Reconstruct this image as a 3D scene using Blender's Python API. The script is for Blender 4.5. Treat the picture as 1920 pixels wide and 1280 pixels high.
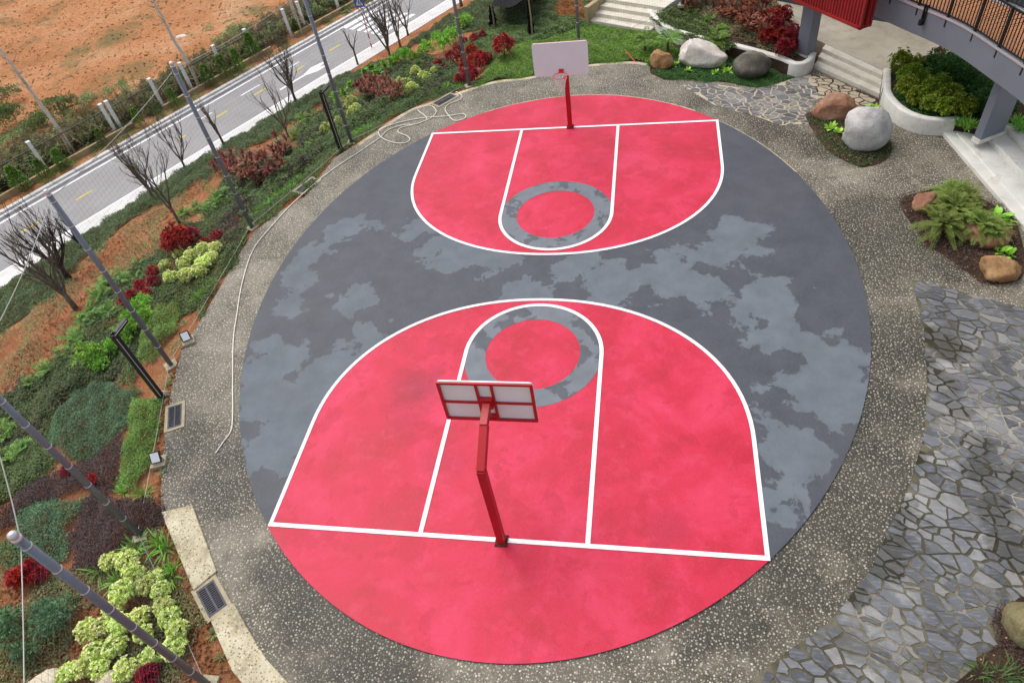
import bpy, bmesh, math, random
import numpy as np
from math import sin, cos, pi, radians, hypot, atan2
from mathutils import Vector, Matrix, noise

for o in list(bpy.data.objects): bpy.data.objects.remove(o)
sc = bpy.context.scene
COL = sc.collection
random.seed(11); rng = np.random.default_rng(11)

# ------------------------------------------------------------------ camera
cam = bpy.data.cameras.new('camera'); cam_o = bpy.data.objects.new('camera', cam); COL.objects.link(cam_o)
cam.sensor_width = 36.0; cam.lens = 24.43; cam.clip_end = 600; cam.clip_start = .1
_a, _t, _r = -.275, .7935, -.1855
_f = Vector((sin(_a)*cos(_t), cos(_a)*cos(_t), -sin(_t))); _x = Vector((cos(_a), -sin(_a), 0)); _u = _x.cross(_f)
_R = cos(_r)*_x + sin(_r)*_u; _U = -sin(_r)*_x + cos(_r)*_u
m = Matrix((_R, _U, -_f)).transposed().to_4x4(); m.translation = (2.9, -15.0, 13.13); cam_o.matrix_world = m
sc.camera = cam_o
# ------------------------------------------------------------------ sky and sun (bright overcast)
SUN_EL, SUN_AZ = radians(58), radians(-55)     # azimuth clockwise from +Y
w = bpy.data.worlds.new('World'); sc.world = w; w.use_nodes = True
nt = w.node_tree; bg = nt.nodes['Background']
sky = nt.nodes.new('ShaderNodeTexSky'); sky.sky_type = 'NISHITA'; sky.sun_disc = False
sky.sun_elevation = SUN_EL; sky.sun_rotation = SUN_AZ; sky.dust_density = 4; sky.air_density = 1.2; sky.ozone_density = 1
hs = nt.nodes.new('ShaderNodeHueSaturation'); hs.inputs['Saturation'].default_value = .42      # thin cloud veil: paler sky
nt.links.new(sky.outputs[0], hs.inputs['Color']); nt.links.new(hs.outputs[0], bg.inputs[0]); bg.inputs[1].default_value = .15
sl = bpy.data.lights.new('sun', 'SUN'); sl.energy = 1.0; sl.angle = radians(55); sl.color = (1, .95, .88)
so = bpy.data.objects.new('sun', sl); COL.objects.link(so)
sd = Vector((sin(SUN_AZ)*cos(SUN_EL), cos(SUN_AZ)*cos(SUN_EL), sin(SUN_EL)))
so.rotation_euler = (-sd).to_track_quat('-Z', 'Y').to_euler()
vs = sc.view_settings; vs.view_transform = 'Standard'; vs.look = 'None'; vs.gamma = 1; vs.exposure = .42
vs.use_curve_mapping = False

# ------------------------------------------------------------------ terrain
#TERRAIN
PLAZA_EDGE = [(-4.5,-11.53,0),(-4.82,-11.32,0),(-5.68,-10.47,0),(-6.38,-9.88,0),(-8.08,-8.15,0),(-8.38,-7.6,0),(-8.97,-6.41,0),(-9.21,-5.84,0),(-9.71,-4.62,0),(-10.27,-2.74,0),(-10.16,-2.35,0),(-10.19,-0.8,0),(-10.28,1.17,0),(-10.24,2.42,0),(-9.75,3.52,0),(-9.41,4.04,0),(-9.11,4.35,0),(-8.81,6.9,0),(-8.23,7.81,0),(-6.86,10.18,0),(-5.76,10.98,0),(-4.48,11.89,0),(-3.5,12.42,0),(-1.95,12.65,0),(-0.8,13.08,0),(0.37,13.41,0),(2.04,13.46,0),(2.85,13.11,0)]
LEVEL = [(0,-30),(-1,-16),(-3.4,-13.2)] + [p[:2] for p in PLAZA_EDGE[:22]] + [p[:2] for p in [(-3.16,15.25,0),(-0.99,17.72,0),(-0.03,19.19,0)]] + [(1,45),(45,45),(45,-30)]
RD = (.4695,.8829); RN = (.8829,-.4695); SW = -21.9; DROP = 3.0
def poly_dist(x, y, poly):
    x = np.asarray(x, float); y = np.asarray(y, float)
    d = np.full(x.shape, 1e9); ins = np.zeros(x.shape, bool); n = len(poly)
    for i in range(n):
        ax, ay = poly[i][:2]; bx, by = poly[(i+1) % n][:2]
        ex, ey = bx-ax, by-ay
        t = np.clip(((x-ax)*ex+(y-ay)*ey)/(ex*ex+ey*ey+1e-12), 0, 1)
        d = np.minimum(d, np.hypot(x-ax-t*ex, y-ay-t*ey))
        c = ((ay > y) != (by > y))
        with np.errstate(divide='ignore', invalid='ignore'):
            c &= x < ex*(y-ay)/(ey if ey else 1e-12)+ax
        ins ^= c
    return d, ins
def terrain(x, y):
    x = np.asarray(x, float); y = np.asarray(y, float)
    d, ins = poly_dist(x, y, LEVEL)
    t = np.where(ins, 0, d); s = np.maximum(x*RN[0]+y*RN[1]-SW, 0)
    z = -DROP*t/(t+s+1e-6)
    b = np.minimum(t, s); b = np.clip(b, 0, 1)
    return z + b*(.05*np.sin(2.3*x+1.1*y)+.05*np.sin(1.3*y-2.7*x+1)+.03*np.sin(5*x+4*y))
#END
def tz(x, y): return float(terrain(np.array([x]), np.array([y]))[0])
def road(s, o, z=0): return (RD[0]*s+RN[0]*o, RD[1]*s+RN[1]*o, -DROP+z)
ROAD_ANG = atan2(RD[1], RD[0])

# ------------------------------------------------------------------ materials
def lin(r, g, b):
    f = lambda c: (c/255/12.92) if c/255 <= .04045 else ((c/255+.055)/1.055)**2.4
    return (f(r), f(g), f(b), 1)
class NT:
    def __init__(s, name, rough=.7, spec=.4, metal=0):
        s.m = bpy.data.materials.new(name); s.m.use_nodes = True; s.t = s.m.node_tree
        s.b = s.t.nodes['Principled BSDF']; s.b.inputs['Roughness'].default_value = rough
        s.b.inputs['Specular IOR Level'].default_value = spec; s.b.inputs['Metallic'].default_value = metal
        s._c = None
    def n(s, typ, **kw):
        nd = s.t.nodes.new(typ)
        for k, v in kw.items(): setattr(nd, k, v)
        return nd
    def set(s, sock, v):
        if isinstance(v, bpy.types.NodeSocket): s.t.links.new(v, sock)
        else: sock.default_value = v
    def co(s, obj=False):
        if obj: return s.n('ShaderNodeTexCoord').outputs['Object']
        if s._c is None: s._c = s.n('ShaderNodeNewGeometry').outputs['Position']
        return s._c
    def noise(s, scale, detail=4, rough=.6, obj=False, off=0, dist=0):
        nd = s.n('ShaderNodeTexNoise'); c = s.co(obj)
        if off:
            a = s.n('ShaderNodeVectorMath', operation='ADD'); s.t.links.new(c, a.inputs[0]); a.inputs[1].default_value = (off, off*1.7, off*.6); c = a.outputs[0]
        s.t.links.new(c, nd.inputs['Vector'])
        nd.inputs['Scale'].default_value = scale; nd.inputs['Detail'].default_value = detail; nd.inputs['Roughness'].default_value = rough
        nd.inputs['Distortion'].default_value = dist
        return nd.outputs['Fac']
    def vor(s, scale, feature='F1', obj=False, rnd=1):
        nd = s.n('ShaderNodeTexVoronoi', feature=feature, voronoi_dimensions='2D'); s.t.links.new(s.co(obj), nd.inputs['Vector'])
        nd.inputs['Scale'].default_value = scale; nd.inputs['Randomness'].default_value = rnd
        return nd
    def ramp(s, fac, *stops, mode='LINEAR'):
        nd = s.n('ShaderNodeValToRGB'); s.set(nd.inputs[0], fac); cr = nd.color_ramp; cr.interpolation = mode
        while len(cr.elements) < len(stops): cr.elements.new(.5)
        for e, (p, c) in zip(cr.elements, stops):
            e.position = p; e.color = c if not isinstance(c, (int, float)) else (c, c, c, 1)
        return nd.outputs[0]
    def mix(s, fac, a, b, mode='MIX'):
        nd = s.n('ShaderNodeMix', data_type='RGBA', blend_type=mode); nd.clamp_factor = True
        s.set(nd.inputs[0], fac); s.set(nd.inputs[6], a); s.set(nd.inputs[7], b); return nd.outputs[2]
    def math(s, op, a, b=0, c=None, clamp=False):
        nd = s.n('ShaderNodeMath', operation=op); nd.use_clamp = clamp; s.set(nd.inputs[0], a); s.set(nd.inputs[1], b)
        if c is not None: s.set(nd.inputs[2], c)
        return nd.outputs[0]
    def bump(s, h, strength=.3, dist=.02):
        nd = s.n('ShaderNodeBump'); nd.inputs['Strength'].default_value = strength; nd.inputs['Distance'].default_value = dist
        s.t.links.new(h, nd.inputs['Height']); s.t.links.new(nd.outputs[0], s.b.inputs['Normal'])
    def col(s, c): s.set(s.b.inputs['Base Color'], c); return s
    def rgh(s, c): s.set(s.b.inputs['Roughness'], c); return s
MATS = {}
def plain(name, c, rough=.6, spec=.4, metal=0, var=.12, scale=6, bump=0):
    k = NT(name, rough, spec, metal)
    c = c if len(c) == 4 else lin(*c)
    d = tuple(v*(1-var) for v in c[:3])+(1,); e = tuple(min(1, v*(1+var)) for v in c[:3])+(1,)
    k.col(k.ramp(k.noise(scale, 5), (.3, d), (.7, e)))
    if bump: k.bump(k.noise(scale*8, 4), bump, .01)
    MATS[name] = k.m; return k.m
def leafmat(name, *cols, transl=.25, rough=.5, spec=.3):
    k = NT(name, rough, spec); g = k._c or k.n('ShaderNodeNewGeometry')
    n = len(cols); st = [(i/(max(n-1, 1)), tuple(min(.9, v*1.45) for v in lin(*c)[:3])+(1,)) for i, c in enumerate(cols)]
    c = k.ramp(g.outputs['Random Per Island'], *st)
    oi = k.n('ShaderNodeObjectInfo'); hv = k.n('ShaderNodeHueSaturation'); k.t.links.new(c, hv.inputs['Color'])
    k.t.links.new(k.math('MULTIPLY_ADD', oi.outputs['Random'], .024, .488), hv.inputs['Hue'])
    pn = k.n('ShaderNodeTexNoise'); k.t.links.new(g.outputs['Position'], pn.inputs['Vector']); pn.inputs['Scale'].default_value = 1.3; pn.inputs['Detail'].default_value = 4
    k.t.links.new(k.math('ADD', k.math('MULTIPLY', oi.outputs['Random'], .3), k.math('MULTIPLY_ADD', pn.outputs[0], .9, .4)), hv.inputs['Value'])
    c = hv.outputs[0]; k.col(c)
    tr = k.n('ShaderNodeBsdfTranslucent'); k.t.links.new(c, tr.inputs[0])
    mx = k.n('ShaderNodeMixShader'); mx.inputs[0].default_value = transl
    k.t.links.new(k.b.outputs[0], mx.inputs[1]); k.t.links.new(tr.outputs[0], mx.inputs[2])
    k.t.links.new(mx.outputs[0], k.t.nodes['Material Output'].inputs[0])
    MATS[name] = k.m; return k.m

# ------------------------------------------------------------------ mesh helpers
class MB:
    def __init__(s): s.v = []; s.f = []
    def add(s, vs, fs):
        o = len(s.v); s.v.extend([tuple(p) for p in vs]); s.f.extend([tuple(i+o for i in f) for f in fs]); return s
    def box(s, c, size, rz=0, taper=1):
        cx, cy, cz = c; a, b, h = size[0]/2, size[1]/2, size[2]/2; ca, sa = cos(rz), sin(rz); vs = []
        for dz, k in ((-h, 1), (h, taper)):
            for dx, dy in ((-a, -b), (a, -b), (a, b), (-a, b)):
                vs.append((cx+(dx*ca-dy*sa)*k, cy+(dx*sa+dy*ca)*k, cz+dz))
        return s.add(vs, [(3, 2, 1, 0), (4, 5, 6, 7), (0, 1, 5, 4), (1, 2, 6, 5), (2, 3, 7, 6), (3, 0, 4, 7)])
    def beam(s, p, q, wx, wy, up=(0, 0, 1)):
        p, q = Vector(p), Vector(q); d = (q-p).normalized(); x = d.cross(Vector(up))
        if x.length < 1e-4: x = Vector((1, 0, 0))
        x.normalize(); y = x.cross(d); vs = []
        for c in (p, q):
            for i, j in ((-1, -1), (1, -1), (1, 1), (-1, 1)): vs.append(c+x*i*wx/2+y*j*wy/2)
        return s.add(vs, [(3, 2, 1, 0), (4, 5, 6, 7), (0, 1, 5, 4), (1, 2, 6, 5), (2, 3, 7, 6), (3, 0, 4, 7)])
    def tube(s, pts, rad, n=8, cap=True):
        pts = [Vector(p) for p in pts]; m_ = len(pts)
        if not hasattr(rad, '__len__'): rad = [rad]*m_
        vs = []; prev = None
        for i, p in enumerate(pts):
            d = (pts[min(i+1, m_-1)]-pts[max(i-1, 0)])
            if d.length < 1e-9: d = Vector((0, 0, 1))
            d.normalize()
            if prev is None: x = d.orthogonal().normalized()
            else:
                x = prev-d*prev.dot(d); x = x.normalized() if x.length > 1e-6 else d.orthogonal().normalized()
            prev = x; y = d.cross(x)
            for k in range(n):
                a = 2*pi*k/n; vs.append(p+(x*cos(a)+y*sin(a))*rad[i])
        fs = [(i*n+k, i*n+(k+1) % n, (i+1)*n+(k+1) % n, (i+1)*n+k) for i in range(m_-1) for k in range(n)]
        if cap: fs += [tuple(range(n-1, -1, -1)), tuple(range((m_-1)*n, m_*n))]
        return s.add(vs, fs)
    def prism(s, poly, z0, z1, inset=0):
        n = len(poly); poly = [p[:2] for p in poly]
        A = sum(poly[i][0]*poly[(i+1) % n][1]-poly[(i+1) % n][0]*poly[i][1] for i in range(n))
        if A < 0: poly = poly[::-1]
        top = poly
        if inset:
            cx = sum(p[0] for p in poly)/n; cy = sum(p[1] for p in poly)/n
            top = []
            for x, y in poly:
                d = hypot(x-cx, y-cy) or 1; k = max(0, 1-inset/d); top.append((cx+(x-cx)*k, cy+(y-cy)*k))
        vs = [(x, y, z0) for x, y in poly]+[(x, y, z1) for x, y in top]
        fs = [tuple(range(n, 2*n))]+[(i, (i+1) % n, n+(i+1) % n, n+i) for i in range(n)]
        return s.add(vs, fs)
    def sphere(s, c, r, seg=10, rings=6, sz=1):
        vs = [(c[0], c[1], c[2]+r*sz)]
        for i in range(1, rings):
            a = pi*i/rings
            for k in range(seg):
                b = 2*pi*k/seg; vs.append((c[0]+r*sin(a)*cos(b), c[1]+r*sin(a)*sin(b), c[2]+r*sz*cos(a)))
        vs.append((c[0], c[1], c[2]-r*sz)); e = len(vs)-1
        fs = [(0, 1+k, 1+(k+1) % seg) for k in range(seg)]
        for i in range(rings-2):
            for k in range(seg): fs.append((1+i*seg+k, 1+(i+1)*seg+k, 1+(i+1)*seg+(k+1) % seg, 1+i*seg+(k+1) % seg))
        fs += [(e, 1+(rings-2)*seg+(k+1) % seg, 1+(rings-2)*seg+k) for k in range(seg)]
        return s.add(vs, fs)
    def mesh(s, name, mat, smooth=False):
        me = bpy.data.meshes.new(name); me.from_pydata(s.v, [], s.f); me.update()
        if mat: me.materials.append(mat if not isinstance(mat, str) else MATS[mat])
        if smooth: me.polygons.foreach_set('use_smooth', [True]*len(me.polygons))
        return me
def link(name, me, parent=None, loc=None, rz=0, scale=None):
    o = bpy.data.objects.new(name, me); COL.objects.link(o)
    if parent is not None: o.parent = parent
    if loc is not None: o.location = loc
    if rz: o.rotation_euler[2] = rz
    if scale is not None: o.scale = (scale,)*3 if not hasattr(scale, '__len__') else scale
    return o
def tag(o, label=None, cat=None, group=None, kind=None):
    for k, v in (('label', label), ('category', cat), ('group', group), ('kind', kind)):
        if v: o[k] = v
    return o
def thing(name, label, cat, loc=(0, 0, 0), rz=0, group=None, scale=None):
    return tag(link(name, None, None, loc, rz, scale), label, cat, group)
def part(name, mb, mat, parent, smooth=False, label=None):
    o = link(name, mb.mesh(name, mat, smooth) if isinstance(mb, MB) else mb, parent)
    if label: o['label'] = label
    return o
def struct(name, mb, mat, parent=None, smooth=False):
    o = link(name, mb.mesh(name, mat, smooth), parent)
    if parent is None: o['kind'] = 'structure'
    return o
def copy_tree(o, parent=None):
    c = o.copy(); COL.objects.link(c); c.parent = parent
    for ch in list(o.children): copy_tree(ch, c)
    return c
def bevel_mod(o, wd=.01, seg=2):
    b = o.modifiers.new('bevel', 'BEVEL'); b.width = wd; b.segments = seg; b.limit_method = 'ANGLE'; return o
ORD = ['closest', 'second closest', 'third closest', 'fourth closest', 'fifth closest', 'sixth closest', 'seventh closest', 'eighth closest', 'ninth closest', 'tenth closest', 'eleventh closest', 'twelfth closest', 'thirteenth closest', 'fourteenth closest', 'fifteenth closest', 'sixteenth closest', 'seventeenth closest', 'eighteenth closest', 'nineteenth closest', 'twentieth closest', 'farthest but five', 'farthest but four', 'farthest but three', 'farthest but two', 'farthest but one', 'farthest']
def by_near(pts, ref):
    return sorted(pts, key=lambda p: hypot(p[0]-ref[0], p[1]-ref[1]))
def tri_mesh(name, V, F, mat):
    """big mesh from arrays; F is (n,3) or (n,4)"""
    me = bpy.data.meshes.new(name); V = np.asarray(V, np.float32).reshape(-1, 3); F = np.asarray(F, np.int32); k = F.shape[1]
    me.vertices.add(len(V)); me.vertices.foreach_set('co', V.ravel())
    me.loops.add(F.size); me.loops.foreach_set('vertex_index', F.ravel())
    me.polygons.add(len(F)); me.polygons.foreach_set('loop_start', np.arange(0, F.size, k, dtype=np.int32))
    try: me.polygons.foreach_set('loop_total', np.full(len(F), k, np.int32))
    except Exception: pass
    me.update(calc_edges=True); me.validate()
    me.materials.append(MATS[mat] if isinstance(mat, str) else mat)
    return me
def spline(pts, n=8, closed=False):
    P = [Vector(p) for p in pts]; out = []; m_ = len(P)
    rngi = range(m_ if closed else m_-1)
    for i in rngi:
        p0 = P[(i-1) % m_] if (closed or i > 0) else P[i]; p1 = P[i]; p2 = P[(i+1) % m_]; p3 = P[(i+2) % m_] if (closed or i+2 < m_) else p2
        for k in range(n):
            t = k/n
            out.append(.5*((2*p1)+(p2-p0)*t+(2*p0-5*p1+4*p2-p3)*t*t+(3*p1-p0-3*p2+p3)*t**3))
    if not closed: out.append(P[-1])
    return out
def strip_poly(pts, wl, wr=None):
    """polygon of a band to both sides of an open polyline"""
    if wr is None: wr = wl
    L, R = [], []
    for i, p in enumerate(pts):
        a = pts[max(i-1, 0)]; b = pts[min(i+1, len(pts)-1)]; dx, dy = b[0]-a[0], b[1]-a[1]; d = hypot(dx, dy) or 1
        nx, ny = -dy/d, dx/d; L.append((p[0]+nx*wl, p[1]+ny*wl)); R.append((p[0]-nx*wr, p[1]-ny*wr))
    return L+R[::-1]
def band(mb, pts, wl, wr, z):
    """quad strip with the sides of strip_poly"""
    q = strip_poly(pts, wl, wr); n = len(pts)
    mb.add([(x, y, z) for x, y in q], [(i, 2*n-1-i, 2*n-2-i, i+1) for i in range(n-1)]); return mb
# ------------------------------------------------------------------ ground materials
def court_gray():
    k = NT('court_gray', .6, .22)
    blobs = [(*p[:2], p[3]) for p in [(-6,2.56,0,.3),(-4.15,2.5,0,.75),(-2.85,1.38,0,1.1),(-1.61,0.98,0,.8),(-7.09,2.45,0,.65),(-7.6,1.21,0,.65),(-7.62,-0.2,0,.55),(-7.48,-1.27,0,.4),(-5.55,-0.96,0,.62),(-4.82,-2.02,0,.2),(-5.42,-2.65,0,.2),(-4.8,-3.62,0,.7),(-7.1,-3.49,0,.9),(-7.03,-4.61,0,.8),(-5.34,-3.82,0,1.0),(-6.19,-6.26,0,.8),(-5.66,-5.43,0,1.2),(-0.4,-0.8,0,.7),(0.85,0.45,0,.7),(1.96,-0.36,0,1.0),(3.42,0.08,0,.9),(4.76,0.87,0,.8),(5.41,1.83,0,.9),(4.67,-0.69,0,.6),(5.88,-0.9,0,.9),(6.19,-2.26,0,.8),(7.15,-3.3,0,.95),(6.29,-3.99,0,.7),(7.03,-4.43,0,.6),(5.95,-5.79,0,.7),(5.68,-6.73,0,.5),(-4.48,-2.63,0,.7),(-2.69,-1.78,0,.5)]]
    acc = None
    for x, y, r in blobs:
        d = k.n('ShaderNodeVectorMath', operation='DISTANCE'); k.t.links.new(k.co(), d.inputs[0]); d.inputs[1].default_value = (x, y, .03)
        v = k.math('SUBTRACT', d.outputs['Value'], r)
        acc = v if acc is None else k.math('SMOOTH_MIN', acc, v, .35)
    big = k.noise(1.15, 12, .63, off=3.1, dist=.2)
    fld = k.math('ADD', acc, k.math('MULTIPLY', k.math('SUBTRACT', big, .5), 3.2))
    msk = k.ramp(k.math('ADD', k.math('MULTIPLY', fld, .5), .5), (.45, 1), (.486, .78), (.503, .06), (.53, 0))
    fine = k.noise(1.6, 6, .6); grit = k.noise(40, 3, .7)
    dark = k.ramp(fine, (.3, lin(63, 66, 73)), (.7, lin(75, 78, 86)))
    light = k.ramp(fine, (.3, lin(91, 98, 105)), (.7, lin(106, 113, 121)))
    c = k.mix(msk, dark, light)
    c = k.mix(k.math('MULTIPLY', k.ramp(k.noise(.5, 7, .65, off=12, dist=.6), (.45, 0), (.75, 1)), .35), c, lin(84, 84, 88))
    c = k.mix(k.math('MULTIPLY', k.ramp(k.noise(7, 6, .75, off=18), (.6, 0), (.75, 1)), .25), c, lin(66, 68, 74))
    c = k.mix(k.math('MULTIPLY', k.ramp(grit, (.35, 0), (.75, 1)), .12), c, lin(150, 152, 158))
    k.col(c); k.rgh(k.ramp(msk, (0, .5), (1, .68))); k.bump(grit, .12, .004)
    MATS['court_gray'] = k.m
court_gray()
def court_ring():
    k = NT('court_ring', .55, .45)
    msk = k.ramp(k.noise(1.5, 8, .62, off=7, dist=.4), (.44, 0), (.47, 1))
    fine = k.noise(2, 6); c = k.mix(msk, k.ramp(fine, (.3, lin(66, 70, 78)), (.7, lin(80, 84, 92))), k.ramp(fine, (.3, lin(94, 100, 108)), (.7, lin(109, 115, 124))))
    k.col(c); k.bump(k.noise(40, 3), .12, .004); MATS['court_ring'] = k.m
court_ring()
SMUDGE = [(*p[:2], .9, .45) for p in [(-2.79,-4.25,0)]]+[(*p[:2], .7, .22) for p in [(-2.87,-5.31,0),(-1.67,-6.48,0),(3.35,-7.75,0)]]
def court_red():
    k = NT('court_red', .5, .25)
    a = k.noise(.55, 7, .6, dist=.6); b = k.noise(2.2, 6, .65, off=5); g = k.noise(45, 3, .7)
    c = k.ramp(a, (.32, lin(176, 17, 48)), (.5, lin(193, 30, 63)), (.68, lin(206, 52, 86)))
    c = k.mix(k.math('MULTIPLY', k.ramp(b, (.52, 0), (.7, 1)), .35), c, lin(212, 66, 98))
    c = k.mix(k.math('MULTIPLY', k.ramp(k.noise(1.1, 8, .65, off=9, dist=.3), (.53, 0), (.57, 1)), .35), c, lin(166, 12, 40))
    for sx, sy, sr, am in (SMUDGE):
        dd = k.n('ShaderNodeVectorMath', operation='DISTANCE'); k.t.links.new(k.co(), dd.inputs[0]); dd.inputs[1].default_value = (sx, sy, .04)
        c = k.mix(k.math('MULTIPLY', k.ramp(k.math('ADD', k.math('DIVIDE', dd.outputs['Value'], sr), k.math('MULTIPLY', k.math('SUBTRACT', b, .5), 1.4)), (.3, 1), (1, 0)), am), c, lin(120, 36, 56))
    c = k.mix(k.math('MULTIPLY', k.ramp(k.noise(3.5, 8, .75, off=33, dist=1.2), (.56, 0), (.72, 1)), .22), c, lin(160, 44, 66))
    c = k.mix(k.math('MULTIPLY', k.ramp(g, (.4, 0), (.8, 1)), .10), c, lin(240, 150, 160))
    k.col(c); k.rgh(k.ramp(a, (.3, .42), (.7, .58))); k.bump(g, .12, .004); MATS['court_red'] = k.m
court_red()
def line_white():
    k = NT('line_white', .6, .3); n_ = k.noise(14, 6, .7)
    k.col(k.ramp(n_, (.3, lin(214, 208, 212)), (.5, lin(238, 236, 238)), (.8, lin(243, 242, 243)))); MATS['line_white'] = k.m
line_white()
def pebble():
    k = NT('pebble', .62, .4)
    big = k.noise(.55, 5, .6, off=2); mid = k.noise(1.9, 6, .65, off=8); fine = k.noise(60, 3)
    cem = k.ramp(big, (.3, lin(68, 64, 54)), (.48, lin(98, 92, 79)), (.66, lin(128, 121, 106)))
    cem = k.mix(k.math('MULTIPLY', k.ramp(mid, (.5, 0), (.68, 1)), .75), cem, lin(62, 60, 48))
    cem = k.mix(k.math('MULTIPLY', k.ramp(k.noise(1.0, 6, .6, off=21), (.6, 0), (.72, 1)), .6), cem, lin(158, 150, 130))
    wob = k.n('ShaderNodeVectorMath', operation='ADD')
    v = k.vor(14); d = v.outputs['Distance']; sep = k.n('ShaderNodeSeparateColor'); k.t.links.new(v.outputs['Color'], sep.inputs[0])
    rad = k.math('MULTIPLY_ADD', sep.outputs[0], .17, .11)
    peb = k.math('LESS_THAN', k.math('ADD', d, k.math('MULTIPLY', k.math('SUBTRACT', fine, .5), .12)), rad)
    dens = k.ramp(k.noise(.9, 5, .6, off=14), (.25, .75), (.45, 1))
    peb = k.math('MULTIPLY', peb, k.math('LESS_THAN', sep.outputs[1], k.math('MULTIPLY', dens, .95)))
    pc = k.ramp(sep.outputs[2], (0, lin(120, 113, 100)), (.3, lin(168, 160, 144)), (.65, lin(208, 201, 186)), (1, lin(158, 146, 128)))
    acc = None
    for x, y, r in [(*p[:2], p[3]) for p in [(9.22,2.22,0,1.0),(8.7,0.58,0,.9),(9.66,1.02,0,.9),(8.55,-2.41,0,.8),(8.04,-4.39,0,.7),(7.33,-5.85,0,.7),(7.54,-6.36,0,.7),(6.55,-7.41,0,.8),(5.73,-8.37,0,.7),(7.26,-7.82,0,.5),(4.59,-9.2,0,.6),(10.52,0.77,0,.7),(-3.36,-10.32,0,.6),(-4.17,-9.39,0,.5),(-6.76,-7.21,0,.5),(-8.53,-6.54,0,.4),(-2.05,-11,0,.6),(8.77,6.52,0,.6),(7.07,7.69,0,.5),(5.05,9.77,0,.5)]]:
        q = k.n('ShaderNodeVectorMath', operation='DISTANCE'); k.t.links.new(k.co(), q.inputs[0]); q.inputs[1].default_value = (x, y, 0); vv = k.math('SUBTRACT', q.outputs['Value'], r); acc = vv if acc is None else k.math('SMOOTH_MIN', acc, vv, .4)
    dk = k.math('MULTIPLY', k.ramp(k.math('ADD', acc, k.math('MULTIPLY', k.math('SUBTRACT', k.noise(1.1, 7, .65, off=27, dist=.4), .5), 3.0)), (0, 1), (.9, 0)), .75); pc = k.mix(k.math('MULTIPLY', dk, .6), pc, lin(132, 126, 108)); cem = k.mix(dk, cem, lin(33, 32, 25))
    v2 = k.vor(27); s3 = k.n('ShaderNodeSeparateColor'); k.t.links.new(v2.outputs['Color'], s3.inputs[0]); p2_ = k.math('LESS_THAN', v2.outputs['Distance'], k.math('MULTIPLY_ADD', s3.outputs[0], .25, .2))
    cem = k.mix(k.math('MULTIPLY', k.math('MULTIPLY', p2_, k.math('LESS_THAN', s3.outputs[1], .75)), k.math('MULTIPLY_ADD', dk, -.3, .5)), cem, k.ramp(s3.outputs[2], (0, lin(74, 68, 58)), (.5, lin(138, 130, 115)), (1, lin(182, 174, 158))))
    k.col(k.mix(peb, cem, pc)); h = k.math('MULTIPLY', peb, k.math('SUBTRACT', .45, d))
    k.bump(h, .6, .03); MATS['pebble'] = k.m
    # pale kerb stretch with the same stones washed out
    k = NT('pale_pebble', .7, .3); v = k.vor(17); d = v.outputs['Distance']; sep = k.n('ShaderNodeSeparateColor'); k.t.links.new(v.outputs['Color'], sep.inputs[0])
    cem = k.ramp(k.noise(1.6, 6, .65), (.3, lin(122, 112, 90)), (.46, lin(180, 168, 138)), (.66, lin(212, 202, 174)))
    peb = k.math('MULTIPLY', k.math('LESS_THAN', d, k.math('MULTIPLY_ADD', sep.outputs[0], .2, .16)), k.math('LESS_THAN', sep.outputs[1], .85))
    pc = k.ramp(sep.outputs[2], (0, lin(112, 100, 84)), (.5, lin(152, 140, 118)), (1, lin(220, 212, 196)))
    k.col(k.mix(peb, cem, pc)); k.bump(k.math('MULTIPLY', peb, k.math('SUBTRACT', .45, d)), .5, .02); MATS['pale_pebble'] = k.m
pebble()
def soil(name, a, b, c, sc_=1.0):
    k = NT(name, .9, .15); n1 = k.noise(.7*sc_, 7, .65); n2 = k.noise(9*sc_, 6, .7); n3 = k.noise(50, 3)
    co_ = k.ramp(n1, (.3, lin(*a)), (.5, lin(*b)), (.7, lin(*c)))
    co_ = k.mix(k.math('MULTIPLY', k.ramp(n2, (.5, 0), (.72, 1)), .38), co_, lin(int(a[0]*.6), int(a[1]*.6), int(a[2]*.6)))
    sp = k.vor(14); s2 = k.n('ShaderNodeSeparateColor'); k.t.links.new(sp.outputs['Color'], s2.inputs[0])
    st = k.math('MULTIPLY', k.math('LESS_THAN', sp.outputs['Distance'], .2), k.math('LESS_THAN', s2.outputs[0], .12))
    co_ = k.mix(st, co_, lin(196, 168, 140)); k.col(co_)
    k.bump(k.math('ADD', k.math('ADD', n2, k.math('MULTIPLY', n3, .4)), k.math('MULTIPLY', k.noise(2.6, 8, .7, off=3, dist=.5), 1.5)), 1.0, .12 if sc_ > .5 else .14); MATS[name] = k.m; return k
soil('soil_red', (146, 94, 62), (180, 118, 78), (200, 144, 104))
soil('soil_dark', (62, 50, 42), (84, 66, 54), (106, 82, 66))
def field():
    k = soil('soil_field', (184, 124, 80), (204, 142, 96), (212, 166, 126), .35)
    c0 = k.b.inputs['Base Color'].links[0].from_socket
    g = k.ramp(k.noise(.22, 6, .65, off=4, dist=.4), (.52, 0), (.64, 1)); k.col(k.mix(k.math('MULTIPLY', g, .75), c0, lin(118, 116, 76)))
field()
def asphalt():
    k = NT('asphalt', .85, .25); g = k.noise(70, 3, .7)
    k.col(k.mix(k.math('MULTIPLY', g, .5), k.ramp(k.noise(.5, 6), (.3, lin(146, 144, 144)), (.7, lin(162, 160, 160))), lin(126, 124, 126))); k.bump(g, .2, .005); MATS['asphalt'] = k.m
asphalt()
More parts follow.
